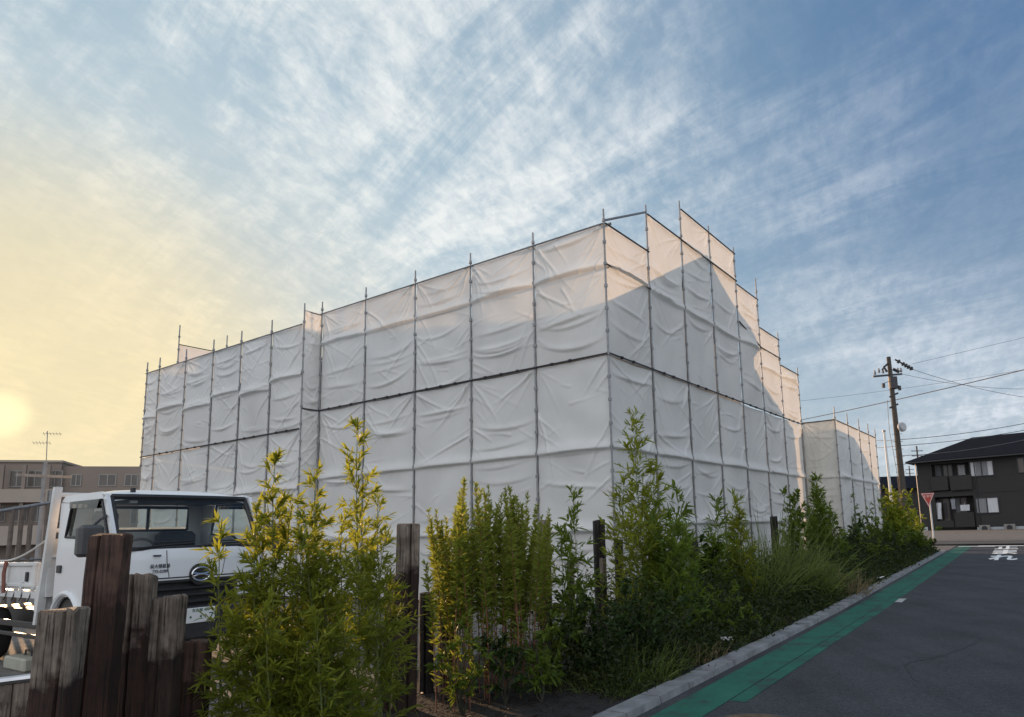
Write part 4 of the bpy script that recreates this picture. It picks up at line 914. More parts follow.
for t in (.2, .45, .6, .75, .9): mb.cyl(B0*(1-t)+B1*t, B1-B0, .13, .10, 8)
mb.build('strain_insulator', m_dkpipe, up, org=up.location)
mb = MB(); mb.tube([dep(887, 372, UY-.2), dep(884, 367, UY-.2), dep(890, 362, UY)], .07, 6).tube([dep(882, 370, UY-.2), dep(887, 364, UY-.2)], .05, 6).tube([dep(893, 369, UY), dep(899, 372, UY)], .09, 6); mb.build('fuse_switch', m_dkpipe, up, org=up.location)
mb = MB(); q = atz(zt_(383)); mb.cyl(q+ex*.1, (0, 0, 1), .26, .7, 14); mb.build('transformer', m_dkpipe, up, org=up.location)
for px, py in ((883.5, 385.5), (899.5, 388)): MB().cyl(dep(px, py, UY), (0, 0, 1), .1, .26, 8).tube([dep(px, py-2, UY), atz(zt_(py-5))], .015, 4).build('cutout', m_dkpipe, up, org=up.location)
for py in (395.5, 406.5):
    a_ = dep(889.5, py+1.5, UY); b_ = dep(898, py-2.5, UY); MB().tube([a_, b_], .06, 6).build('bracket', m_dkpipe, up, org=up.location)
mb = MB()
for k in range(9): z = 3+k*.45; q = atz(z); mb.tube([q-ex*.3, q+ex*.3], .012, 4)
mb.build('step_bolt', m_dkpipe, up, org=up.location)
q = dep(902, 427, UY-.5); lamp = MB().cyl(q, (0.25, -1, .05), .28, .08, 24).cyl(q+np.array([.03, -.1, 0]), (0.25, -1, .05), .20, .06, 24); lamp.build('round_mirror', mat('mirror_back', (.42, .43, .44), .5, .1, 5), up, org=up.location)
mb = MB().tube([atz(q[2]), q], .03, 6); mb.build('mirror_bracket', m_dkpipe, up, org=up.location)
mb = MB().tube([atz(zt_(400))-ex*.35, atz(zt_(430))-ex*.42, atz(zt_(470))-ex*.25, atz(2)-ex*.22], .015, 5); mb.build('drop_cable', m_dkpipe, up, org=up.location)
# slim white lamp standard next to it
l0, l1 = dep(890.5, 495, 37), dep(884, 431, 37)
lp = thing('lamp_post', 'slim pale steel post left of the utility pole', 'post', (l0[0], l0[1], gh(0, 37)))
MB().tube([(l0[0]+.05, l0[1], gh(0, 37)), l1], [.10, .055], 10).build('post', mat('white_steel', (.60, .60, .58), .5, .06, 4), lp, org=lp.location)
MB().cyl(l1, (0, 0, 1), .08, .1, 10).build('cap', m_pipe, lp, org=lp.location)
# distant poles
for px, py, py2, Y, lab in ((948, 448, 500, 120, None), ):
    pass
for px, ptop, Y, lab in ((916.5, 446, 110, 'distant utility pole peeping above the left end of the dark roof'), (909, 466, 150, 'faint small utility pole far off beside the left eave of the dark house')):
    t_p = dep(px, ptop, Y); o_ = thing('utility_pole', lab, 'utility pole', (t_p[0], t_p[1], gh(0, Y)))
    MB().tube([(t_p[0], t_p[1], gh(0, Y)), t_p], [.2, .12], 8).build('pole', m_pl, o_, org=o_.location)
    for dz in (.8, 1.6, 3.0): MB().obox(t_p-UP*dz, (1.0, .1, 0), (0, .06, 0), (0, 0, .06)).build('crossarm', m_dkpipe, o_, org=o_.location)
# stop sign
SY = 43.0
s0 = dep(934, 541, SY); s1 = dep(929.2, 497, SY); sg = thing('stop_sign', 'red inverted triangle stop sign on a leaning white post at the corner', 'road sign', (s0[0], s0[1], gh(0, SY)))
MB().tube([(s0[0], s0[1], gh(0, SY)), s1], .05, 10).build('post', MATS['white_steel'], sg, org=sg.location)
tri = [dep(919.5, 494.5, SY-.08), dep(935.5, 493.5, SY-.08), dep(928.6, 505, SY-.08)]
# plate faces the approaching driver
pc = sum(tri)/3; uu = tri[1]-tri[0]; sw = np.linalg.norm(uu); uu /= sw; hgt = sw*.87
fn = np.array([-.35, -.94, 0]); fn /= np.linalg.norm(fn); uu = np.cross(UP, fn)*-1; uu = uu/np.linalg.norm(uu)
if uu[0] < 0: uu = -uu
sw *= .78
def tri_at(k, d): return [pc+fn*d+uu*(-sw/2*k)+UP*(hgt/3*k), pc+fn*d+uu*(sw/2*k)+UP*(hgt/3*k), pc+fn*d-UP*(2*hgt/3*k)]
MB().prism(tri_at(1.0, 0), fn*.02).build('sign_plate', mat('sign_red', (.42, .05, .03), .5, .05), sg, org=sg.location)
wt = tri_at(.90, .022); wi_ = tri_at(.80, .022); mb = MB()
for k in range(3): mb.quad(wt[k], wt[(k+1) % 3], wi_[(k+1) % 3], wi_[k])
mb.build('sign_border', mat('sign_white', (.7, .7, .68), .5), sg, org=sg.location)
vs, fs = text_mesh('止まれ', .18); V = [pc+fn*.024+uu*p[0]+UP*(p[1]+.085) for p in vs]; MB().add(V, fs).build('sign_lettering', MATS['sign_white'], sg, org=sg.location)
# power lines
m_wire = mat('cable', (.10, .10, .105), .7)
def wire(p0, p1, sag, r, label):
    pts = [np.array(p0)*(1-t)+np.array(p1)*t-UP*sag*4*t*(1-t) for t in np.linspace(0, 1, 24)]
    return tag(MB().tube(pts, r, 5).build('power_line', m_wire), label, 'power line', 'power lines strung by the utility pole')
wire(dep(780, 424, 60), dep(1080, 356, 36), .15, .030, 'thickest power line crossing from the scaffold top up to the right edge')
wire(B1, dep(1090, 402, 45), .5, .014, 'thin wire leaving the strain insulator on the pole top')
wire(A1, dep(1090, 384, 46), .6, .012, 'thin wire leaving the right end of the crossarm')
wire(dep(912, 364, 48), dep(1090, 322, 48), .0, .012, 'faint wire rising to the right from the pole top')
wire(atz(zt_(440)), dep(1090, 409, 36), .25, .018, 'uppermost of the three low cables over the dark roof')
wire(atz(zt_(446)), dep(1090, 416, 36), .25, .018, 'middle one of the three low cables over the dark roof')
wire(atz(zt_(456)), dep(1090, 423, 36), .35, .018, 'lowest of the three low cables over the dark roof')
wire(dep(870, 440, 50), atz(zt_(440)), .05, .016, 'upper short cable between the low scaffold block and the pole')
wire(dep(870, 447.5, 50), atz(zt_(446)), .05, .016, 'lower short cable between the low scaffold block and the pole')
wire(dep(790, 402, 70), dep(1090, 358, 60), .3, .014, 'faint long wire crossing behind the pole below the crossarm')

# ================================================================== SLEEPERS
def sleeper(px, ptop, Y, wd, m, label, lean=0.0, leanf=0.0, thick=.14, yaw=None, seed=0, slant=0.0, base=None):
    q = dep(px, ptop, Y); b = gh(q[0], q[1]); rng = random.Random(seed); H = q[2]-b
    yaw = yaw if yaw is not None else math.atan2(kd[1], kd[0])+rng.uniform(-.12, .12)-.5
    root = MB(); hw, ht = wd*.40, thick/2*.8
    nz = 14; V = []
    c_ = min(hw, ht)*.28; gx = rng.uniform(-.45, .45)*hw; gd = rng.uniform(.012, .03)
    ring = [(-hw+c_, -ht), (gx-.012, -ht), (gx, -ht+gd), (gx+.010, -ht), (hw-c_, -ht), (hw-c_*.3, -ht+c_*.3), (hw, -ht+c_), (hw, ht-c_), (hw-c_, ht), (0, ht), (-hw+c_, ht), (-hw, ht-c_), (-hw, -ht+c_), (-hw+c_*.3, -ht+c_*.3)]
    jit = [(rng.uniform(-.004, .004), rng.uniform(-.004, .004)) for _ in ring]; tj = [rng.uniform(-.014, .010) for _ in ring]
    for k in range(nz+2):
        z = -.15+(H+.15)*min(k, nz)/nz; top = k >= nz; sh = 1.0 if k <= nz else .90; z = z-(.012 if k == nz else 0)
        for q_, (x, y) in enumerate(ring):
            tz = z+((slant*x/hw+tj[q_]) if top else 0)
            V.append((x*sh+jit[q_][0]+lean*max(z, 0)/max(H, .1)+rng.uniform(-.0025, .0025), y*sh+jit[q_][1]+leanf*max(z, 0)+rng.uniform(-.0025, .0025), tz))
    nz += 1
    n = len(ring); root.add(V, [(j*n+i, j*n+(i+1) % n, (j+1)*n+(i+1) % n, (j+1)*n+i) for j in range(nz) for i in range(n)]+[tuple(nz*n+i for i in range(n))])
    o = root.build('sleeper_post', m, smooth=True); o.location = (q[0]-lean*math.cos(yaw), q[1]-lean*math.sin(yaw), b); o.rotation_euler = (0, 0, yaw)
    return tag(o, label, 'wooden post', 'old railway sleepers set upright along the kerb')
YW = .05
sleeper(112, 534, 3.9, .235, m_sl_dark, 'tallest dark upright sleeper standing before the truck door', lean=.04, yaw=.10, seed=1)
sleeper(65, 609.5, 3.55, .24, m_sl_grey, 'short broad sleeper with weathered grey head, leftmost in the row', lean=.03, yaw=.0, seed=2, slant=.006)
sleeper(141.5, 574.5, 4.2, .19, m_sl_grey, 'mid-height sleeper with grey head between the tallest one and the stepped-down one', lean=.0, yaw=.15, seed=3)
sleeper(170, 596.5, 4.25, .205, m_sl_pale, 'pale-headed sleeper in front of the truck bumper left of the number plate', lean=.02, yaw=.1, seed=4, slant=.004)
sleeper(197, 641, 4.4, .20, m_sl_dark, 'low dark sleeper stub below the number plate of the truck', yaw=.1, seed=5)
sleeper(408.5, 524.5, 6.2, .25, m_sl_pale, 'tall grey sleeper standing right of the big bamboo clump', yaw=.25, seed=6, lean=.02)
sleeper(392, 574.5, 6.25, .11, m_sl_grey, 'narrow sleeper leaning against the tall grey one by the bamboo', yaw=.25, seed=7, lean=.05)
sleeper(427, 593, 6.9, .17, m_sl_black, 'short dark sleeper in the shade left of the goldenrod stalks', yaw=.3, seed=8)
sleeper(448, 598, 7.2, .19, m_sl_black, 'short dark sleeper hidden behind the first goldenrod stalks', yaw=.3, seed=18)
sleeper(544, 520, 8.6, .17, m_sl_grey, 'grey sleeper rising at the right edge of the goldenrod', yaw=.3, seed=9)
sleeper(570, 562, 9.0, .10, m_sl_pale, 'thin pale stake at the foot of the small bamboo', yaw=.3, seed=10)
sleeper(598.5, 520, 9.8, .19, m_sl_black, 'tall dark sleeper standing left of the scaffold corner pole', yaw=.35, seed=11)
sleeper(603, 558, 9.6, .08, m_sl_grey, 'thin grey stake in front of the tall dark sleeper', yaw=.35, seed=12)
sleeper(618, 540, 10.4, .13, m_sl_black, 'dark sleeper beside the foot of the scaffold corner pole', yaw=.35, seed=13)
sleeper(693, 540, 12.6, .18, m_sl_black, 'dark sleeper in the broad-leaved vine behind the tall bamboo', yaw=.4, seed=14)
sleeper(773.5, 516.5, 16.8, .20, m_sl_black, 'dark sleeper rising out of the tall pampas grass', yaw=.5, seed=15)
sleeper(812, 517, 20.2, .20, m_sl_black, 'farthest dark sleeper among the bushes by the street', yaw=.5, seed=16)
# low boards with a bright rail at the left bottom corner
bf = thing('board_fence', 'low weathered board fence with a metal top rail left of the sleepers', 'fence', dep(0, 717, 3.75)*[1, 1, 0])
q0, q1 = dep(-70, 690, 3.7), dep(38, 676.5, 3.8); bu = (q1-q0)*[1, 1, 0]; bl = np.linalg.norm(bu); bu /= bl; bn_ = np.array([bu[1], -bu[0], 0])
for k in range(5):
    a_ = q0*[1, 1, 0]+bu*(bl*k/5+.004); b_ = q0*[1, 1, 0]+bu*(bl*(k+1)/5-.004)
    mb = MB().prism([a_, b_, b_+UP*(q0[2]+(q1[2]-q0[2])*(k+1)/5-.02), a_+UP*(q0[2]+(q1[2]-q0[2])*(k+.0)/5-.02)], bn_*.03)
    for j in range(3):
        for i in range(3): c = (a_*(.8-.3*i)+b_*(.2+.3*i))+UP*(q0[2]-.10-.1*j)-bn_*-.031; mb.obox(c, bu*.006, bn_*.003, UP*.018)
    mb.build('board', m_sl_pale, bf, org=bf.location)
MB().tube([q0-UP*.0+bn_*.02, q1+bn_*.02], .022, 8).build('top_rail', mat('bright_rail', (.5, .5, .52), .3, .1, metal=.9), bf, org=bf.location)

# ================================================================== PLANTS
class Leaves:
    def __init__(s): s.B = []; s.D = []; s.L = []; s.W = []; s.dr = []; s.t = []
    def add(s, b, d, L, W, droop, t): s.B.append(b); s.D.append(d); s.L.append(L); s.W.append(W); s.dr.append(droop); s.t.append(t)
    def mesh(s, rng, prof=((0, .18), (.3, 1.0), (.68, .75), (1.0, .04))):
        B = np.array(s.B, float); D = np.array(s.D, float); D /= np.linalg.norm(D, axis=1)[:, None]+1e-9; Ln = np.array(s.L)[:, None]; W = np.array(s.W)[:, None]; dp_ = np.array(s.dr)[:, None]
        n = len(B); rv = rng.normal(size=(n, 3)); rv[:, 2] += 1.2; sd = np.cross(D, rv); sd /= np.linalg.norm(sd, axis=1)[:, None]+1e-9
        vs = []
        for (q, wq) in prof:
            c = B+D*Ln*q; c = c-np.array([0, 0, 1])*(dp_*Ln*q*q); vs += [c-sd*W*.5*wq, c+sd*W*.5*wq]
        V = np.stack(vs, 1).reshape(-1, 3); k = 2*len(prof); base = np.arange(n)[:, None]*k
        Q = np.concatenate([base+np.array([[2*i, 2*i+1, 2*i+3, 2*i+2]]) for i in range(len(prof)-1)], 1).reshape(-1, 4)
        return V, Q, np.repeat(np.array(s.t), len(prof)-1)

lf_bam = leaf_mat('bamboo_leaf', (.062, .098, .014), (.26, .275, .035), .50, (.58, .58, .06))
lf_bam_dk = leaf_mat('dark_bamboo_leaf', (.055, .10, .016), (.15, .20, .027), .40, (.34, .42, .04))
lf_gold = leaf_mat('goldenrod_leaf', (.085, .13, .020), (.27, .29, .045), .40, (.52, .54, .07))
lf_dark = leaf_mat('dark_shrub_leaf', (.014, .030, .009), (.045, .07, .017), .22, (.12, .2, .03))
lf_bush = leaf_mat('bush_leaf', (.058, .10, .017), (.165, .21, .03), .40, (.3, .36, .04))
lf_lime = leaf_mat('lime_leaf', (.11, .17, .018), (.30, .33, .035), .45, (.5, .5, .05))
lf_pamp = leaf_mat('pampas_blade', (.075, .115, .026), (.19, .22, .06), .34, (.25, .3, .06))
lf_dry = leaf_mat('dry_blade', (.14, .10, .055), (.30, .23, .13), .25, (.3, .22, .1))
lf_weed = leaf_mat('weed_leaf', (.011, .020, .007), (.050, .062, .017), .25, (.13, .18, .03))  # near-black leaf colour carries the shadow at the foot of the hedge
m_stem = mat('green_stem', (.10, .12, .03), .6, .2, 10); m_stem_br = mat('brown_stem', (.21, .085, .05), .8, .3, 14); m_stem_dk = mat('dark_stem', (.035, .035, .02), .8, .3, 12)

def at_off(px, off):
    """ground point in the planting bed seen at column px, off metres behind the kerb line"""
    v = ray(px, 600); v = v[:2]/v[1]; A = np.array([[v[0], -kd[0]], [v[1], -kd[1]]]); bb = K0+kn*off
    s_, _ = np.linalg.solve(A, bb); p = v*s_; return np.array([p[0], p[1], gh(*p)])

def rnd_dir(rng, az, el): return np.array([math.cos(az)*math.cos(el), math.sin(az)*math.cos(el), math.sin(el)])

def plant_root(name, label, cat, p, group=None): return thing(name, label, cat, p, 0, group)

def bamboo(px, ytop, off, label, culms=3, spread=.25, leafL=.12, seed=0, m=None, dens=1.0, width=.42, bare=.10, group='bamboos growing wild along the kerb', sm=None, name='bamboo', leafW=.155, hvar=.3, fine=1.0):
    rng = np.random.default_rng(seed); p = at_off(px, off); top = dep(px, ytop, p[1]); H = top[2]-p[2]
    r = plant_root(name, label, 'bamboo' if name == 'bamboo' else 'shrub', p, group); lv = Leaves()
    for c in range(culms):
        h = H*(1 if c == 0 else rng.uniform(1-hvar-.12, 1-hvar*.25)); a = rng.uniform(0, 6.28); o = np.array([math.cos(a), math.sin(a), 0])*spread*(0.25 if c == 0 else rng.uniform(.3, 1)); ln = np.array([rng.normal(0, .10), rng.normal(0, .10), 0])*h*.6
        if c == 0: ln = np.zeros(3); o *= .2
        b = p+o
        def path(t): return b+UP*h*t+ln*t*t+np.array([.02*math.sin(5*t+c), .02*math.cos(4*t), 0])
        twigs = MB().tube([path(t) for t in np.linspace(0, .985, 9)], [max(.0022, .0085*(1-t*.8)) for t in np.linspace(0, 1, 9)], 6)
        tips = max(6, int(h*15*dens))
        for k in range(tips):
            t = bare+(1-bare)*(k+rng.random())/tips; q = path(min(t, .99))
            for j in range(2 if t < .85 else 1):
                az = rng.uniform(0, 6.28); el = rng.uniform(.25, 1.0)+.3*t; bl = width*(1.08-t)**.75*rng.uniform(.45, 1.1)+.03; d = rnd_dir(rng, az, el); e_ = q+d*bl-UP*.12*bl
                if bl > .08: twigs.tube([q, q+d*bl*.6, e_], [.0022, .0018, .001], 3, cap=False)
                nl = int(rng.integers(7, 12)*min(1.6, .7+dens*.4)*fine)
                for i in range(nl):
                    f = rng.uniform(.25, 1.05) if i > 1 else 1.0; pos = q+(e_-q)*f; dd = d+rng.normal(0, .55, 3); dd[2] += .10
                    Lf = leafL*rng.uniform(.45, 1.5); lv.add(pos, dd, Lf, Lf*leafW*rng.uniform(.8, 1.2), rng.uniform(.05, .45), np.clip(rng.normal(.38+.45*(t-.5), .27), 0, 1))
        q = path(.985)
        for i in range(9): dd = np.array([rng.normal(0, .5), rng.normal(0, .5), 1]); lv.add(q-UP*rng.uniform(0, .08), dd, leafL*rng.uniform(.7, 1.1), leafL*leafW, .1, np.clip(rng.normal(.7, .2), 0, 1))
        twigs.build('stem', sm or m_stem, r, org=p, smooth=True)
    V, Q, T = lv.mesh(rng); npmesh('foliage', V, Q, m or lf_bam, r, org=p, tint=T)
    return r

def goldenrod(px0, px1, ytops, off, label, n, seed):
    rng = np.random.default_rng(seed); pc_ = at_off((px0+px1)/2, off); r = plant_root('goldenrod', label, 'tall weed', pc_, 'goldenrod stalks by the grey sleeper'); lv = Leaves()
    for c in range(n):
        px = px0+(px1-px0)*(c+rng.random())/n; yt = ytops[0]+(ytops[1]-ytops[0])*(px-px0)/(px1-px0)+abs(rng.normal(0, 34)); p = at_off(px, off+rng.normal(0, .14)); h = dep(px, yt, p[1])[2]-p[2]; ln = (p-at_off(489, off))*.30; ln[2] = 0; ln = ln+np.array([rng.normal(0, .04), rng.normal(0, .04), 0])*h
        p = p-ln; p[2] = gh(p[0], p[1])
        def path(t): return p+UP*h*t+ln*t*t
        MB().tube([path(t) for t in np.linspace(0, 1, 7)], [.0055, .005, .0048, .0045, .004, .003, .0015], 5).build('stem', m_stem_br, r, org=pc_)
        m_ = int(h*165)
        for k in range(m_):
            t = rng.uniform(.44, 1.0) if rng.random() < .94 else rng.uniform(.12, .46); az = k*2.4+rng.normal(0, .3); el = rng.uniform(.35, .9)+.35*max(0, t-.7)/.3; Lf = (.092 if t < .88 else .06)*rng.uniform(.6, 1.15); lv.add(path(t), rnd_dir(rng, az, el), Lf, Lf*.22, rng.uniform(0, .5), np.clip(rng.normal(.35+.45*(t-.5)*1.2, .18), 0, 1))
    V, Q, T = lv.mesh(rng); npmesh('foliage', V, Q, lf_gold, r, org=pc_, tint=T); return r

def bush(px, ytop, off, label, seed, m, leafL=.06, leafW=.45, stems=7, rad=.5, n=1400, name='bush', group='bushes along the kerb', flat=.9, low=.05, sm=None):
    rng = np.random.default_rng(seed); p = at_off(px, off); H = dep(px, ytop, p[1])[2]-p[2]; r = plant_root(name, label, 'shrub', p, group); lv = Leaves(); ends = []
    for c in range(stems):
        az = rng.uniform(0, 6.28); h = H*(1.0 if c == 0 else rng.uniform(.55, .98)); out = np.array([math.cos(az), math.sin(az), 0])*rad*rng.uniform(.3, 1)*(0.15 if c == 0 else 1)
        pts = [p+out*t**1.3+UP*h*t+rng.normal(0, .015, 3)*(t > 0) for t in np.linspace(0, 1, 7)]
        tw = MB().tube(pts, [max(.002, .010*(1-.85*t)) for t in np.linspace(0, 1, 7)], 5)
        for k in range(int(9*H)):
            t = rng.uniform(.15, 1.0); i = min(int(t*6), 5); q = pts[i]+(pts[i+1]-pts[i])*(t*6-i); d = rnd_dir(rng, rng.uniform(0, 6.28), rng.uniform(.1, 1.1)); bl = rad*.65*rng.uniform(.3, 1)*(1.15-t*.7); e_ = q+d*bl; tw.tube([q, e_], [.0025, .001], 3, cap=False); ends.append((q, e_, t))
        tw.build('stem', sm or m_stem_dk, r, org=p)
    for k in range(int(n*1.7)):
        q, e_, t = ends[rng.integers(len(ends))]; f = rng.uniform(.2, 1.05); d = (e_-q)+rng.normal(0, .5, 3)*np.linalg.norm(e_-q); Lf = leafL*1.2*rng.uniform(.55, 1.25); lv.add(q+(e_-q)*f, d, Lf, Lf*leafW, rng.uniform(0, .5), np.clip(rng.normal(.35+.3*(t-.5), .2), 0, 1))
    V, Q, T = lv.mesh(rng, ((0, .2), (.35, 1.0), (.7, .8), (1.0, .06))); npmesh('foliage', V, Q, m, r, org=p, tint=T); return r

def blades(lv, rng, p, n, L, spread, w, arch=(.5, 1.2), el=(.7, 1.4), t0=.4):
    for k in range(n):
        az = rng.uniform(0, 6.28); rr = spread*math.sqrt(rng.random()); b = p+np.array([rr*math.cos(az), rr*math.sin(az), 0]); d = rnd_dir(rng, az+rng.normal(0, .6), rng.uniform(*el)); lv.add(b, d, L*rng.uniform(.5, 1.1), w*rng.uniform(.7, 1.3), rng.uniform(*arch), np.clip(rng.normal(t0, .22), 0, 1))
BP = tuple((q, .95*(1-q)**.5+.05) for q in (0, .15, .3, .45, .6, .75, .88, 1.0))

def tussock(px, ytop, off, label, seed, m, n=380, spread=.3, w=.011, group='grass tussocks along the kerb', name='pampas_grass', t0=.45):
    rng = np.random.default_rng(seed); p = at_off(px, off); H = dep(px, ytop, p[1])[2]-p[2]; lv = Leaves(); blades(lv, rng, p, n, H*1.65, spread, w, (.15, .75), (.85, 1.5), t0)
    V, Q, T = lv.mesh(rng, BP); o = npmesh(name, V, Q, m, None, org=p, tint=T); return tag(o, label, 'grass', group)

G1 = 'bamboos in the big clump before the truck'
bamboo(222, 521, 1.5, 'slender bamboo sprig with yellow tip in front of the truck emblem', 1, .04, .078, 1, fine=1.9, dens=.8, width=.20, group=G1)
bamboo(256, 520, 1.4, 'low bamboo at the left side of the big clump', 3, .14, .068, 2, fine=1.9, dens=1.25, width=.28, group=G1)
bamboo(272, 456, 1.35, 'tall dense bamboo with yellow crown left of the tallest culm', 4, .15, .072, 3, fine=1.9, dens=1.45, width=.30, group=G1)
bamboo(314, 474, 1.3, 'middle bamboo filling the big clump between its two tall culms', 5, .22, .068, 4, fine=1.9, dens=1.25, width=.34, group=G1)
bamboo(357, 426, 1.45, 'tallest airy bamboo of the big clump overlapping the white sheets', 3, .16, .075, 5, fine=1.9, dens=1.35, width=.40, group=G1, hvar=.45)
bamboo(345, 520, 1.25, 'low leafy bamboo at the right foot of the big clump', 4, .2, .068, 6, fine=1.9, dens=1.35, width=.32, group=G1)
bamboo(380, 495, 1.6, 'outermost right bamboo reaching over the grey sleeper', 3, .12, .072, 7, fine=1.9, dens=1.2, width=.32, group=G1)
bamboo(272, 600, 1.15, 'short bamboo seedlings at the bottom left of the big clump', 3, .12, .072, 8, fine=1.9, dens=1.1, width=.2, group=G1)
bamboo(322, 610, 1.0, 'short bamboo seedlings at the bottom middle of the big clump', 4, .16, .072, 9, fine=1.9, dens=1.1, width=.22, group=G1)
goldenrod(423, 468, (512, 484), 1.75, 'goldenrod stalks nearest the tall grey sleeper, with yellowing leaves', 20, 21)
goldenrod(456, 516, (476, 484), 1.6, 'tallest goldenrod stalks in the middle of their patch', 28, 22)
goldenrod(504, 556, (488, 494), 1.7, 'denser green goldenrod stalks at the right of their patch', 26, 23)
goldenrod(551, 562, (536, 548), 1.9, 'single short goldenrod right of the grey sleeper', 2, 24)
bamboo(577, 492, 1.7, 'small open bamboo between the goldenrod and the dark sleeper', 2, .15, .13, 31, lf_bam_dk, .75, .36, .3)
bush(575, 565, 1.3, 'round green bush at the foot of the small open bamboo', 32, lf_bush, .06, .35, 8, .55, 1500)
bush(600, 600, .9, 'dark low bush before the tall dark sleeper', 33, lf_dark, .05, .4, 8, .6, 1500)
bush(545, 600, 1.2, 'leafy low bush at the foot of the goldenrod', 34, lf_bush, .075, .3, 6, .35, 320)
bush(462, 622, 1.35, 'low dark-leaved bush under the left goldenrod stalks', 61, lf_bush, .06, .3, 7, .32, 420)
bush(505, 628, 1.25, 'low leafy bush under the middle goldenrod stalks', 62, lf_dark, .06, .32, 7, .36, 520)
bush(540, 640, 1.0, 'low narrow-leaved bush under the right goldenrod stalks', 63, lf_bush, .06, .28, 7, .34, 480)
bamboo(643, 416, 1.5, 'tallest conical bamboo right of the scaffold corner pole', 5, .35, .13, 35, lf_bam, 1.35, .62, .05, hvar=.5)
bamboo(660, 500, 1.2, 'bushy bamboo at the foot of the tallest conical one', 5, .4, .12, 36, lf_bam_dk, 1.4, .5, .04)
bamboo(684, 489, 1.55, 'slim bamboo between the conical one and the dark vine', 2, .15, .13, 37, lf_bam_dk, 1.1, .4, .15)
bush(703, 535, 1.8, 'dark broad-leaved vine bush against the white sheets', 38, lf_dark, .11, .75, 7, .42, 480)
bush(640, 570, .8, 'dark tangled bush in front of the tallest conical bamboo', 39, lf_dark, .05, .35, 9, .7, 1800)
bamboo(722, 498, 1.5, 'bamboo left of the pair before the stepped scaffold side', 3, .22, .14, 40, lf_bam_dk, 1.1, .42, .1)
bamboo(742, 496, 1.3, 'bamboo with bright narrow tip right of the pair', 3, .2, .14, 41, lf_bam, 1.25, .40, .06)
bush(715, 590, .8, 'low green bush near the kerb below the bamboo pair', 42, lf_bush, .05, .3, 8, .7, 1500)
tussock(772, 522, 1.4, 'tall pampas grass mound around the dark sleeper', 43, lf_pamp, 620, .55, .016)
tussock(800, 548, 1.0, 'arching pampas grass mound nearer the kerb', 44, lf_pamp, 560, .6, .016)
tussock(752, 540, 1.3, 'upright pampas grass left of the sleeper mound', 45, lf_pamp, 380, .4, .015)
bush(794, 487, 1.9, 'airy tall bush with bare top twigs behind the pampas grass', 46, lf_bush, .10, .35, 9, .75, 1500)
bamboo(826, 477, 1.5, 'dense dark column-like bamboo before the low scaffold block', 6, .45, .15, 47, lf_bam_dk, 1.5, .6, .05, hvar=.35)
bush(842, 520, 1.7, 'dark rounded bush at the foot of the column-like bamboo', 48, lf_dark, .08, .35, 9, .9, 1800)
bush(864, 497, 1.9, 'loose twiggy bush in front of the low scaffold block', 49, lf_bush, .11, .35, 7, .8, 700)
bush(868, 535, 1.2, 'low green bush below the loose twiggy one', 50, lf_bush, .08, .3, 10, 1.0, 2200)
bush(901, 487, 1.6, 'bright lime-green bush lit by the sun near the utility pole', 51, lf_lime, .13, .38, 14, 1.3, 3400)
bush(886, 520, 1.4, 'green bush merging into the lime-green one', 52, lf_bush, .11, .33, 10, 1.2, 2400)
bush(917, 507, 1.9, 'yellowish bush crowding the stop sign post', 53, lf_lime, .13, .35, 10, .9, 1300)
bush(916, 527, .9, 'low dark-green bush by the stop sign', 54, lf_bush, .11, .33, 10, 1.2, 2000)
bush(934, 541, .8, 'lowest small bush at the street corner', 55, lf_weed, .10, .33, 8, 1.2, 1400)
tussock(838, 572, .55, 'straw-coloured dry grass tuft beside the kerb', 56, lf_dry, 300, .6, .012, name='dry_grass')
tussock(690, 640, .55, 'dry pale grass tuft near the kerb below the dark bush', 57, lf_dry, 160, .35, .009, name='dry_grass')
tussock(640, 640, .6, 'green grass tuft at the kerb front', 58, lf_pamp, 260, .35, .009, name='grass_tuft')
tussock(610, 662, .8, 'greyish grass tuft by the nearest kerb stones', 59, lf_pamp, 220, .35, .008, name='grass_tuft')

# undergrowth between kerb and sleepers: one mass
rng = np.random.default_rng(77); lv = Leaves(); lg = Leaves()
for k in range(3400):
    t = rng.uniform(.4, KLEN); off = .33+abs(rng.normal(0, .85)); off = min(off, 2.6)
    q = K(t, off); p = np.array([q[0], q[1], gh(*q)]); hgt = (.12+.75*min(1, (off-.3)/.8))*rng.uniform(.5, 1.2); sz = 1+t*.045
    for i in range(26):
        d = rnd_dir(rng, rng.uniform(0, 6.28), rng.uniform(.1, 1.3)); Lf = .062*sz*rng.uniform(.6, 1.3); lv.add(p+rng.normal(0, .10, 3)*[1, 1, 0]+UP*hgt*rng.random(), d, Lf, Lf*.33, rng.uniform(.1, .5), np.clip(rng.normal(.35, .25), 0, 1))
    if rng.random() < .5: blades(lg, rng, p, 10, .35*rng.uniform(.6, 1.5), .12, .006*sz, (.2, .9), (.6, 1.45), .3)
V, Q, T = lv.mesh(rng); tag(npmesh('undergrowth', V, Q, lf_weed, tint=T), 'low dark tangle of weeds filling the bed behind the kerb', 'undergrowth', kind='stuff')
V, Q, T = lg.mesh(rng, ((0, .9), (.35, .9), (.7, .6), (1, .05))); tag(npmesh('weed_grass', V, Q, lf_pamp, tint=T), 'thin grass blades growing through the weeds', 'grass', kind='stuff')
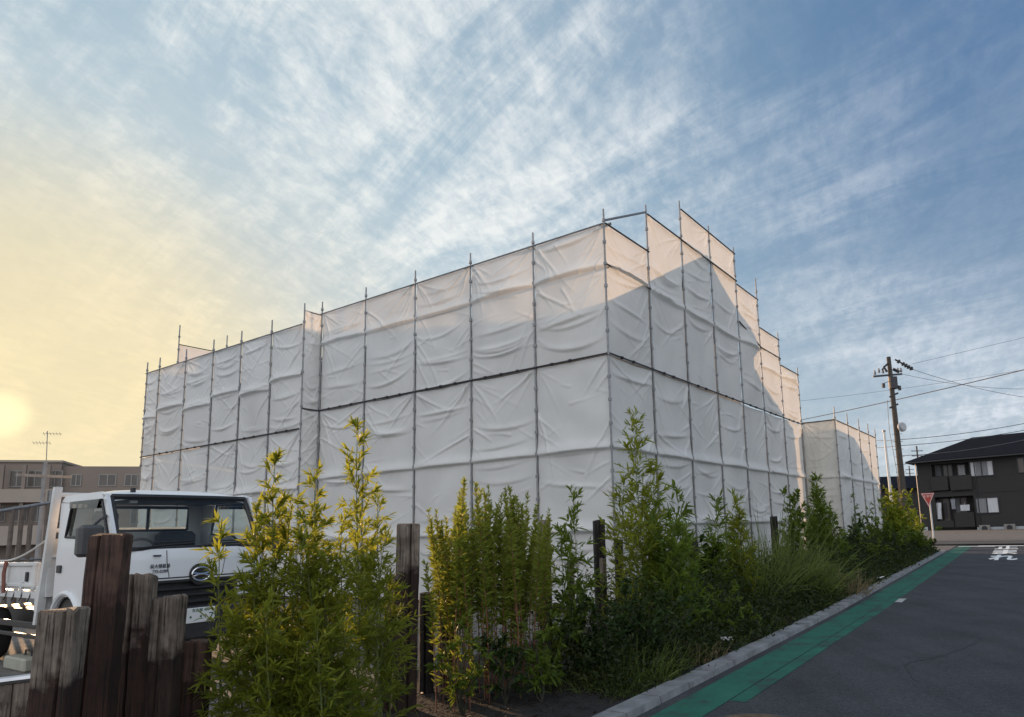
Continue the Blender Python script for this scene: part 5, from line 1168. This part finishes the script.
# dry stalks and litter by the kerb, the shade there put into their colour
lv = Leaves(); rng = np.random.default_rng(78)
for k in range(260):
    t = rng.uniform(-2.2, 3.0); off = rng.uniform(.35, 2.4); q = K(t, off); p = np.array([q[0], q[1], 0]); blades(lv, rng, p, 7, .26, .10, .004, (.2, 1.1), (.2, 1.3), .2)
for k in range(240):
    t = rng.uniform(2, KLEN); q = K(t, .28+abs(rng.normal(0, .16))); p = np.array([q[0], q[1], gh(*q)+.06]); blades(lv, rng, p, 6, .28*(1+t*.02), .1, .006, (.3, 1.0), (.15, 1.1), .5)
V, Q, T = lv.mesh(rng, ((0, .9), (.35, .9), (.7, .6), (1, .05))); tag(npmesh('dry_stalks', V, Q, leaf_mat('dead_stalk', (.010, .008, .007), (.040, .031, .023), .1, (.1, .08, .04)), tint=T), 'dead dry stalks lying over the soil beside the kerb', 'dead grass', kind='stuff')
lv = Leaves()
for k in range(1500):
    t = rng.uniform(-3, 4.5); off = rng.uniform(.32, 2.8); q = K(t, off); lv.add(np.array([q[0], q[1], .02+rng.random()*.02]), rnd_dir(rng, rng.uniform(0, 6.28), rng.uniform(-.1, .4)), .06*rng.uniform(.5, 1.4), .014, .1, rng.random())
V, Q, T = lv.mesh(rng); tag(npmesh('leaf_litter', V, Q, MATS['dead_stalk'], tint=T), 'dark fallen leaves on the bare soil', 'fallen leaves', kind='stuff')
# litter on the kerb
for (px, py, lab) in ((881, 583, 'small white plastic scrap lying at the kerb edge farther up'), (727, 650, 'small crumpled white scrap lying between weeds and kerb')):
    q = gnd(px, py); rg = random.Random(px); mb = MB(); vs = []
    for k in range(7):
        for j in range(5): vs.append((.09*(k/6-.5)*1.6+rg.uniform(-.012, .012), .09*(j/4-.5)+rg.uniform(-.012, .012), .115+rg.uniform(0, .05)))
    mb.add(vs, [(k*5+j, k*5+j+1, (k+1)*5+j+1, (k+1)*5+j) for k in range(6) for j in range(4)]); o = mb.build('litter', mat('plastic_scrap', (.6, .6, .6), .5)); o.location = (q[0], q[1], gh(q[0], q[1])); tag(o, lab, 'litter')
